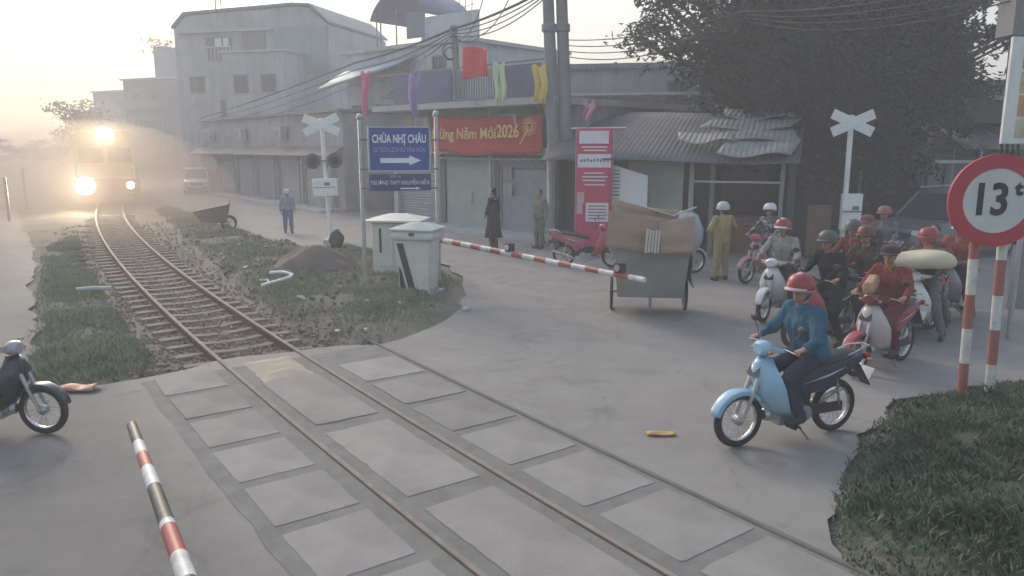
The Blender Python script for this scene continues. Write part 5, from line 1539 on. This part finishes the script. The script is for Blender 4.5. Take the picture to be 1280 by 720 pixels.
car('grey car with dark windows stopped behind the scooters at the right', (11.8, 20.6), hd(-.88, -.47), mat('car_grey_paint', (.12, .125, .14), .4, .1, 2, coat=.2))
car('small white car far away on the street beside the long shed row', (-20.0, 48.6), hd(.38, -.92), mat('car_white_paint', (.6, .6, .59), .35, .1, 2, coat=.4), sc=.85)
# ================================================================== people
def remeshed(mb, vox=.011, smooth=5):
    me = bpy.data.meshes.new('tmp'); me.from_pydata(mb.v, [], mb.f)
    bm = bmesh.new(); bm.from_mesh(me); bmesh.ops.recalc_face_normals(bm, faces=bm.faces); bm.to_mesh(me); bm.free()
    o = bpy.data.objects.new('tmp', me)
    q = o.modifiers.new('r', 'REMESH'); q.mode = 'VOXEL'; q.voxel_size = vox
    q = o.modifiers.new('s', 'SMOOTH'); q.factor = .5; q.iterations = smooth
    out = evaluated(o)
    bpy.data.objects.remove(o)
    return out
def put(name, me, m, parent, crease=0.0, seed=0):
    if crease:
        vs = [(v.co.copy(), v.normal.copy()) for v in me.vertices]
        co = np.array([p_ + n_ * crease * (mnoise.noise(Vector((p_.x * 9 + seed, p_.y * 9, p_.z * 5))) + .6 * mnoise.noise(Vector((p_.x * 22, p_.y * 22 + seed, p_.z * 11)))) for p_, n_ in vs], np.float32)
        me.vertices.foreach_set('co', co.ravel())
    me.materials.clear(); me.materials.append(m)
    me.polygons.foreach_set('use_smooth', [True] * len(me.polygons))
    o = bpy.data.objects.new(name, me); C.objects.link(o); o.parent = parent
    return o
skin = mat('skin', (.36, .20, .135), .6, .15, 8)
hairm = mat('black_hair', (.015, .013, .012), .55, .3, 20)
eyem = mat('eye_dark', (.02, .015, .012), .2)
shoe = mat('dark_shoe', (.04, .037, .035), .6, .3, 8)
def cloth(name, c, **k): return mat('cloth_' + name, c, .95, .3, 7, bump=.5, bscale=16, spec=.15, **k)
V3 = Vector
def hand(b, w, d, up, grip, s_):
    """palm and five fingers from wrist w along d; up = back of the hand; grip 0 (relaxed) .. 1 (closed)"""
    d = d.normalized(); side = d.cross(up).normalized(); up = side.cross(d).normalized()
    palm = w + d * .05
    b.capsule(w + d * .02 + side * .018, w + d * .082 + side * .026, .017, .015, 8, 2); b.capsule(w + d * .02 - side * .018, w + d * .082 - side * .026, .017, .015, 8, 2); b.capsule(w + d * .02, w + d * .086, .018, .016, 8, 2)
    for k, (off, ln) in enumerate(((-.030, .062), (-.010, .072), (.010, .068), (.030, .052))):
        a = w + d * .085 + side * off
        q1 = (d * math.cos(.5 + grip * .9) - up * math.sin(.5 + grip * .9)).normalized(); q2 = (d * math.cos(.9 + grip * 1.9) - up * math.sin(.9 + grip * 1.9)).normalized()
        m1 = a + q1 * ln * .5; m2 = m1 + q2 * ln * .5
        b.capsule(a, m1, .0095, .009, 7, 2); b.capsule(m1, m2, .009, .0078, 7, 2)
    th = w + d * .03 + side * (.03 * s_)
    t1 = th + (d * .6 + side * s_ * .8 - up * .3).normalized() * .035; t2 = t1 + (d * .9 - up * (.2 + .5 * grip) + side * s_ * .1).normalized() * .03
    b.capsule(th, t1, .012, .011, 7, 2); b.capsule(t1, t2, .0105, .009, 7, 2)
def person(label, loc, rz, J, shirt, trousers, group=None, helmet=None, hat=None, hair=True, sleeves=True, skirt=None, mask=None, z=0.0, look=0.0, apron=None, grip=.9, shoes=shoe, peak=True, collar=None, bulk=1.0):
    t = thing('person', label, 'person', (loc[0], loc[1], z), rz, group)
    j = {k: V3(v) for k, v in J.items()}
    pel, ch, nk, hd_ = j['pelvis'], j['chest'], j['neck'], j['head']
    b = MB()
    lat = V3((0, 1, 0))
    b.capsule(pel + lat * .06, pel - lat * .06, .115, .115); 
    for s_ in (-1, 1): b.capsule(pel + lat * .045 * s_, ch + lat * .07 * s_, .10, .112)
    b.capsule(ch, nk - V3((0, 0, .05)), .12, .07); b.capsule(nk - V3((0, 0, .05)), hd_ - V3((0, 0, .05)), .056, .05)
    HR = Matrix.Rotation(look, 4, 'Z'); fx = HR @ V3((1, 0, 0)); fy = HR @ V3((0, 1, 0))
    b.M = Matrix.Translation(hd_) @ HR
    b.ball((0, 0, .015), (.094, .076, .112), 18, 14); b.ball((.028, 0, -.055), (.060, .056, .062), 14, 10); b.ball((.094, 0, -.012), (.018, .013, .024), 8, 6); b.ball((.080, 0, -.058), (.014, .024, .011), 8, 6)
    for s_ in (-1, 1): b.ball((-.005, s_ * .078, -.005), (.02, .010, .03), 8, 6)
    b.M = Matrix()
    for s_, k in ((1, 'l'), (-1, 'r')):
        sh, el, wr, hp, kn, an, to = (j[n_ + k] for n_ in ('shoulder_', 'elbow_', 'wrist_', 'hip_', 'knee_', 'ankle_', 'toe_'))
        b.capsule(ch + V3((0, s_ * .07, .07)), sh, .08, .062); b.capsule(sh, el, .052, .042); b.capsule(el, wr, .041, .029)
        dd = j.get('hand_' + k); dv = (dd - wr) if dd else (wr - el)
        hand(b, wr, dv, V3((0, 0, 1)) if abs(dv.normalized().z) < .8 else V3((0, s_, 0)), grip, s_)
        b.capsule(hp, kn, .085, .058); b.capsule(kn, an, .056, .038); b.capsule(an + V3((0, 0, -.03)), to, .042, .034)
    body = put('body', remeshed(b, .0095, 3), skin, t)
    # shirt
    def thick(mb):
        f0 = mb.capsule, mb.tube
        mb.capsule = lambda a, b, ra, rb, *k: f0[0](a, b, ra * bulk, rb * bulk, *k)
        mb.tube = lambda p, r, *k, **kk: f0[1](p, [x * (1 if mb._c else bulk) for x in r] if isinstance(r, (list, tuple)) else r, *k, **kk)
        mb._c = True
        return mb
    q = thick(MB())
    q.capsule(pel + lat * .07 + V3((0, 0, .02)), pel - lat * .07 + V3((0, 0, .02)), .128, .128)
    for s_ in (-1, 1): q.capsule(pel + lat * .055 * s_, ch + lat * .075 * s_, .122, .132)
    q.capsule(ch, nk - V3((0, 0, .045)), .14, .078)
    for s_, k in ((1, 'l'), (-1, 'r')):
        sh, el, wr = (j[n_ + k] for n_ in ('shoulder_', 'elbow_', 'wrist_'))
        q.capsule(ch + V3((0, s_ * .07, .07)), sh, .098, .078); 
        if sleeves: q.capsule(sh, el, .070, .056); q.tube([el, el.lerp(wr, .3), el.lerp(wr, .93)], [.056, .052, .043], 10)
        else: q.tube([sh, sh.lerp(el, .5), sh.lerp(el, .8)], [.072, .066, .066], 10)
    so = put('shirt', remeshed(q, .012, 4), shirt, t, .016, sum(map(ord, label)) % 17)
    if collar:
        c_ = MB(); c_.torus((0, 0, 0), .07, .016, 16, 6, 'Z'); o = c_.build('collar', collar, so); o.location = nk - V3((0, 0, .035))
    q = MB()
    q.capsule(pel + lat * .06 - V3((0, 0, .03)), pel - lat * .06 - V3((0, 0, .03)), .126, .126)
    for s_, k in ((1, 'l'), (-1, 'r')):
        hp, kn, an = (j[n_ + k] for n_ in ('hip_', 'knee_', 'ankle_'))
        q.capsule(hp, kn, .104, .076); q.tube([kn - (kn - hp).normalized() * .01, kn.lerp(an, .35), an + (kn - an).normalized() * .02], [.076, .073, .060], 12)
    if skirt:
        q.tube([pel + V3((0, 0, .1)), pel + V3((0, 0, -.25)), V3((pel.x, 0, skirt))], [.16, .20, .25], 18)
    put('skirt' if skirt else 'trousers', remeshed(q, .012, 4), trousers, t, .014, 3 + sum(map(ord, label)) % 13)
    for k in 'lr':
        an, to = j['ankle_' + k], j['toe_' + k]
        q = MB(); q.capsule(an + V3((-.02, 0, -.035)), to, .05, .042); q.capsule(an + V3((-.03, 0, -.02)), an + V3((-.01, 0, .03)), .05, .046)
        put('shoe', remeshed(q, .012, 3), shoes, t)
    for s_ in (-1, 1):
        e = MB(); c_ = hd_ + fx * .083 + fy * (.031 * s_) + V3((0, 0, .014)); e.ball(tuple(c_), (.010, .012, .007), 8, 6); e.build('eye', eyem, t)
    e = MB(); e.M = Matrix.Translation(hd_) @ HR; e.ball((.086, 0, -.058), (.008, .022, .006), 10, 6); e.build('lips', mat('lips', (.26, .10, .085), .5), t)
    q = MB(); q.M = Matrix.Translation(hd_) @ HR
    if hair or helmet or hat:
        q.ball((-.016, 0, .035), (.094, .084, .104), 16, 12); q.ball((-.045, 0, -.03), (.062, .070, .075), 12, 8)
        put('hair', remeshed(q, .012, 3), hairm, t, .004)
    if mask:
        q = MB(); q.M = Matrix.Translation(hd_) @ HR; q.ball((.040, 0, -.045), (.066, .068, .058), 14, 10); q.build('face_mask', mask, t)
    if helmet:
        col, trim = helmet
        q = MB(); q.M = Matrix.Translation(hd_ + V3((0, 0, .045))) @ HR
        q.lathe([(.132, -.03), (.138, -.01), (.134, .035), (.115, .085), (.078, .12), (.03, .135), (.001, .137)], 24, 'Z'); hm_ = q.build('helmet', col, t, solid=.012)
        if peak:
            q = MB(); q.M = Matrix.Translation(hd_ + V3((0, 0, .045))) @ HR
            q.grid(lambda u, v: (math.cos((u - .5) * 1.9) * (.130 + .065 * v), math.sin((u - .5) * 1.9) * (.130 + .02 * v), .005 - .022 * v), 10, 3); q.build('peak', trim, hm_, solid=.008)
        q = MB(); q.M = Matrix.Translation(hd_ + V3((0, 0, .045))) @ HR; q.torus((0, 0, -.028), .137, .008, 24, 6, 'Z'); q.build('rim', trim, hm_)
        if trim is not col:
            q = MB(); q.M = Matrix.Translation(hd_ + V3((0, 0, .045))) @ HR
            q.grid(lambda u, v: (math.cos(PI * (u * .9 + .05)) * .134, (v - .5) * .06, .004 + math.sin(PI * (u * .9 + .05)) * .139), 14, 2); q.build('centre_stripe', trim, hm_, solid=.006)
        q = MB()
        for s_ in (-1, 1): q.tube([hd_ + fy * (.125 * s_) + V3((0, 0, .02)), hd_ + fy * (.085 * s_) + fx * .02 + V3((0, 0, -.07)), hd_ + fx * .03 + V3((0, 0, -.115))], .006, 5)
        q.build('chin_strap', dplast, hm_)
    if hat:
        q = MB(); q.M = Matrix.Translation(hd_ + V3((0, 0, .05))) @ HR
        q.lathe([(.118, -.02), (.118, .02), (.10, .065), (.05, .09), (.001, .095)], 20, 'Z'); h_ = q.build('cap', hat, t, solid=.008)
        q = MB(); q.M = Matrix.Translation(hd_ + V3((0, 0, .05))) @ HR
        q.grid(lambda u, v: (math.cos((u - .5) * 2) * (.112 + .10 * v), math.sin((u - .5) * 2) * (.112 + .02 * v), -.005 - .03 * v), 10, 3); q.build('peak', hat, h_, solid=.007)
    return t
def rider(foot=0, lean=0.0, reach=0.0):
    J = dict(pelvis=(-.22, 0, .90), chest=(-.15 + lean, 0, 1.22), neck=(-.12 + lean * 1.4, 0, 1.40), head=(-.07 + lean * 1.6, 0, 1.55))
    for s_, k in ((1, 'l'), (-1, 'r')):
        J['shoulder_' + k] = (-.13 + lean * 1.3, s_ * .185, 1.345); J['elbow_' + k] = (.0, s_ * .31, 1.12)
        J['wrist_' + k] = (.165, s_ * .325, 1.045); J['hand_' + k] = (.27, s_ * .325, 1.025)
        J['hip_' + k] = (-.18, s_ * .095, .86); J['knee_' + k] = (.20, s_ * .17, .70); J['ankle_' + k] = (.06, s_ * .22, .325); J['toe_' + k] = (.22, s_ * .24, .275)
    for k in ('l', 'r'):
        s_ = 1 if k == 'l' else -1
        if foot in (s_, 2):
            J['knee_' + k] = (.14, s_ * .27, .52); J['ankle_' + k] = (.02, s_ * .36, .10); J['toe_' + k] = (.18, s_ * .39, .045)
    return J
def standing(h=1.70, arms=None, stride=0.0):
    k_ = h / 1.70
    J = dict(pelvis=(0, 0, .95), chest=(.01, 0, 1.25), neck=(.0, 0, 1.45), head=(.02, 0, 1.58))
    for s_, k in ((1, 'l'), (-1, 'r')):
        J['shoulder_' + k] = (0, s_ * .185, 1.395); J['elbow_' + k] = (-.03, s_ * .25, 1.12); J['wrist_' + k] = (.04, s_ * .27, .88)
        J['hip_' + k] = (0, s_ * .092, .91); J['knee_' + k] = (.02 + s_ * stride * .5, s_ * .105, .50); J['ankle_' + k] = (-.02 + s_ * stride, s_ * .11, .095); J['toe_' + k] = (.13 + s_ * stride, s_ * .125, .045)
    J.update(arms or {})
    return {k: tuple(c * k_ for c in v) for k, v in J.items()}
W = 'riders waiting at the crossing'
jeans = cloth('dark_navy', (.045, .05, .07)); blk = cloth('black', (.03, .03, .033)); khaki = cloth('tan', (.37, .29, .13)); greyc = cloth('grey', (.16, .16, .17))
redc = cloth('red', (.28, .06, .06)); whitem = mat('helmet_white', (.62, .62, .62), .35, .1, 5); redm = mat('helmet_red', (.30, .04, .045), .35, .1, 5)
def ride(key, label, shirt, trousers, foot=0, lean=0.0, **k):
    loc, h = RID[key]
    return person(label, loc, h, rider(foot, lean), shirt, trousers, W, **k)
ride('blue', 'rider in a teal jacket and red helmet sitting on the light blue scooter', cloth('teal', (.05, .13, .20)), jeans, 0, .02, helmet=(redm, mat('helmet_pale_trim', (.5, .34, .34), .4)), look=.35, bulk=1.16)
ride('white', 'rider in a beige shirt with red and white helmet on the white scooter', cloth('beige', (.34, .32, .28)), jeans, 1, .0, helmet=(redm, whitem), look=-.1)
ride('red', 'rider in red hooded jacket on the red scooter with pale leg shield', redc, cloth('maroon', (.15, .04, .05)), -1, .04, hat=mat('dark_cap', (.06, .04, .045), .8), look=.3)
ride('dark', 'rider in black with a dark grey helmet on the black scooter', blk, blk, 1, .05, helmet=(mat('helmet_dark', (.09, .095, .10), .4), mat('helmet_dark', (.09, .095, .10), .4)), look=.1)
ride('maroon', 'rider in dark clothes with a maroon cap on the scooter with tall mirrors', cloth('dark_grey', (.06, .06, .066)), blk, -1, .0, hat=mat('maroon_cap', (.2, .06, .06), .8))
ride('bundle', 'rider with a bright red helmet behind the cream bundle', cloth('olive', (.15, .16, .10)), greyc, 1, .02, helmet=(redm, redm), mask=mat('red_face_mask', (.42, .1, .1), .8))
ride('mid', 'rider in a dark red jacket and black helmet between the black and the maroon scooters', cloth('dark_red', (.22, .05, .055)), blk, 1, .03, helmet=(mat('helmet_dark', (.09, .095, .10), .4), mat('helmet_dark', (.09, .095, .10), .4)))
ride('back', 'rider in grey with a dusty red helmet at the back near the grey car', greyc, jeans, 1, .0, helmet=(mat('helmet_dusty_red', (.32, .12, .11), .5), mat('helmet_dusty_red', (.32, .12, .11), .5)))
ride('x1', 'rider in dark brown with a maroon helmet right behind the rider in black', cloth('dark_brown', (.085, .06, .055)), blk, -1, .02, helmet=(mat('helmet_maroon', (.16, .04, .045), .4), mat('helmet_maroon', (.16, .04, .045), .4)))
ride('x2', 'rider in a dull red jacket just behind the cream bundle, without helmet', cloth('dull_red', (.27, .09, .085)), greyc, 1, .02)
ride('cap', 'rider in a red shirt and white cap at the right behind the round sign', cloth('brick_red', (.36, .09, .075)), blk, 1, .0, hat=whitem)
pat = mat('patterned_cloth', (.34, .36, .38), .9, .2, 3)
n, l = pat.node_tree.nodes, pat.node_tree.links
vo = n.new('ShaderNodeTexVoronoi'); vo.inputs['Scale'].default_value = 14
tc = n.new('ShaderNodeTexCoord'); l.new(tc.outputs['Object'], vo.inputs['Vector'])
l.new(_mix(n, l, _range(n, l, vo.outputs['Distance'], .3, .4, 0, 1), (.42, .44, .46), (.07, .08, .10)), n['Principled BSDF'].inputs['Base Color'])
ride('pattern', 'rider in a black and white patterned shirt and white helmet before the officer', pat, cloth('slate', (.12, .13, .18)), 2, -.02, helmet=(whitem, mat('helmet_black_trim', (.05, .05, .05), .4)), mask=mat('grey_face_mask', (.25, .26, .28), .9), look=.1)
# bundle carried on the front of its scooter
loc, h = RID['bundle']; c_ = fwd(loc, h, .02, 0)
b = MB(); b.ball((0, 0, 0), (.34, .52, .17), 22, 14)
o = b.build('cloth_bundle', mat('cream_sackcloth', (.58, .52, .38), .9, .15, 4, bump=.4, bscale=8)); o.location = (loc[0] + math.cos(h) * .26, loc[1] + math.sin(h) * .26, 1.235); o.rotation_euler = (.10, -.05, h)
for v in o.data.vertices:
    v.co += v.co.normalized() * .07 * mnoise.noise(v.co * 4); v.co.z = max(v.co.z, -.11)
tag(o, 'large cream cloth bundle resting on the handlebar of the white and red scooter', 'bundle')
loc, h = RID['bundle']; q_ = fwd(loc, h, .30, -.30)
b = MB(); b.loft([[(-.12, -.10, .0), (.12, -.10, 0), (.12, .10, 0), (-.12, .10, 0)], [(-.16, -.13, .2), (.16, -.13, .2), (.16, .13, .2), (-.16, .13, .2)], [(-.10, -.06, .40), (.10, -.06, .40), (.10, .06, .40), (-.10, .06, .40)]])
o = b.build('carrier_bag', mat('pale_bag', (.45, .44, .44), .5, .2, 4, bump=.3, bscale=9), bevel=.03); o.location = (*q_, .55); o.rotation_euler = (0, 0, h); tag(o, 'pale carrier bag hanging from the handlebar below the cream bundle', 'bag')
loc, h = RID['red']; q_ = fwd(loc, h, .12, .34)
b = MB(); b.loft([[(-.16, -.06, 0), (.16, -.06, 0), (.16, .06, 0), (-.16, .06, 0)], [(-.18, -.08, .12), (.18, -.08, .12), (.18, .08, .12), (-.18, .08, .12)], [(-.16, -.05, .20), (.16, -.05, .20), (.16, .05, .20), (-.16, .05, .20)]])
b2 = b
o = b.build('parcel', mat('tan_paper', (.48, .30, .19), .8, .25, 8), bevel=.02); q_ = fwd(loc, h, .30, -.05); o.location = (*fwd(loc, h, .22, -.10), 1.06); o.rotation_euler = (0, .2, h + .3); tag(o, 'tan parcel resting on the handlebar of the red scooter', 'parcel')
# people on foot
g = P(900, 351)
person('officer in tan uniform and pale helmet seen from behind, hand on hip', (g.x, g.y), 1.9, standing(1.70, dict(elbow_l=(-.08, .40, 1.17), wrist_l=(.06, .22, 1.02), hand_l=(.10, .14, .98), elbow_r=(.05, -.36, 1.18), wrist_r=(.22, -.50, 1.16), hand_r=(.30, -.54, 1.17))), khaki, khaki, None, helmet=(mat('helmet_pale_grey', (.5, .52, .55), .4), mat('helmet_pale_grey', (.5, .52, .55), .4)), grip=.3)
g = P(617, 315)
person('man in long dark clothes with a pale collar standing before the shop', (g.x, g.y), 2.7, standing(1.80, dict(elbow_l=(.05, .24, 1.12), wrist_l=(.16, .12, 1.0))), blk, blk, None, collar=mat('pale_collar', (.62, .62, .60), .8), skirt=.42, grip=.3)
g = P(674, 311)
person('person in dull olive clothes standing before the shop left of the pink banner', (g.x, g.y), -2.4, standing(1.72, dict(elbow_r=(.04, -.27, 1.14), wrist_r=(.18, -.10, 1.05))), cloth('dull_olive', (.23, .23, .17)), cloth('dull_brown', (.15, .15, .14)), None, hair=True, grip=.3)
g = P(361, 291)
person('small far person in blue clothes and pale hat walking on the street', (g.x, g.y), -1.2, standing(1.45, None, .14), cloth('pale_blue', (.25, .30, .40)), cloth('blue', (.11, .16, .30)), None, hat=mat('pale_hat', (.55, .55, .53), .8), grip=.3)
# ================================================================== haze
hz = MB(); hz.box((0, 120, 21.5), (520, 330, 45.2))
hm = bpy.data.materials.new('haze'); hm.use_nodes = True
hm.node_tree.nodes.clear()
ho = hm.node_tree.nodes.new('ShaderNodeOutputMaterial'); hv = hm.node_tree.nodes.new('ShaderNodeVolumePrincipled')
hv.inputs['Color'].default_value = (.93, .93, .95, 1)
hv.inputs['Density'].default_value = HAZE_DENSITY
hv.inputs['Anisotropy'].default_value = .12
hm.node_tree.links.new(hv.outputs[0], ho.inputs['Volume'])
hv.inputs['Color'].default_value = (.93, .925, .955, 1)
haze = hz.build('haze', hm, smooth=False); struct(haze, 'stuff')

# dust thrown up round the train
du = MB(); q_ = on_track(float(np.interp(32.5, _Ys, _Ss)), -.5)
du.at((q_.x, q_.y, .6), (0, 0, track_rot(float(np.interp(32.5, _Ys, _Ss))))).ball((0, 0, 0), (12.5, 5.6, 3.4), 32, 20)
dm = bpy.data.materials.new('dust'); dm.use_nodes = True
dm.node_tree.nodes.clear()
do = dm.node_tree.nodes.new('ShaderNodeOutputMaterial'); dv = dm.node_tree.nodes.new('ShaderNodeVolumePrincipled')
dv.inputs['Color'].default_value = (.58, .49, .42, 1)
dv.inputs['Density'].default_value = .05
dm.node_tree.links.new(dv.outputs[0], do.inputs['Volume'])
struct(du.build('dust_cloud', dm), 'stuff', 'brown dust cloud hanging round the approaching train')
bpy.data.scenes.remove(WORK)
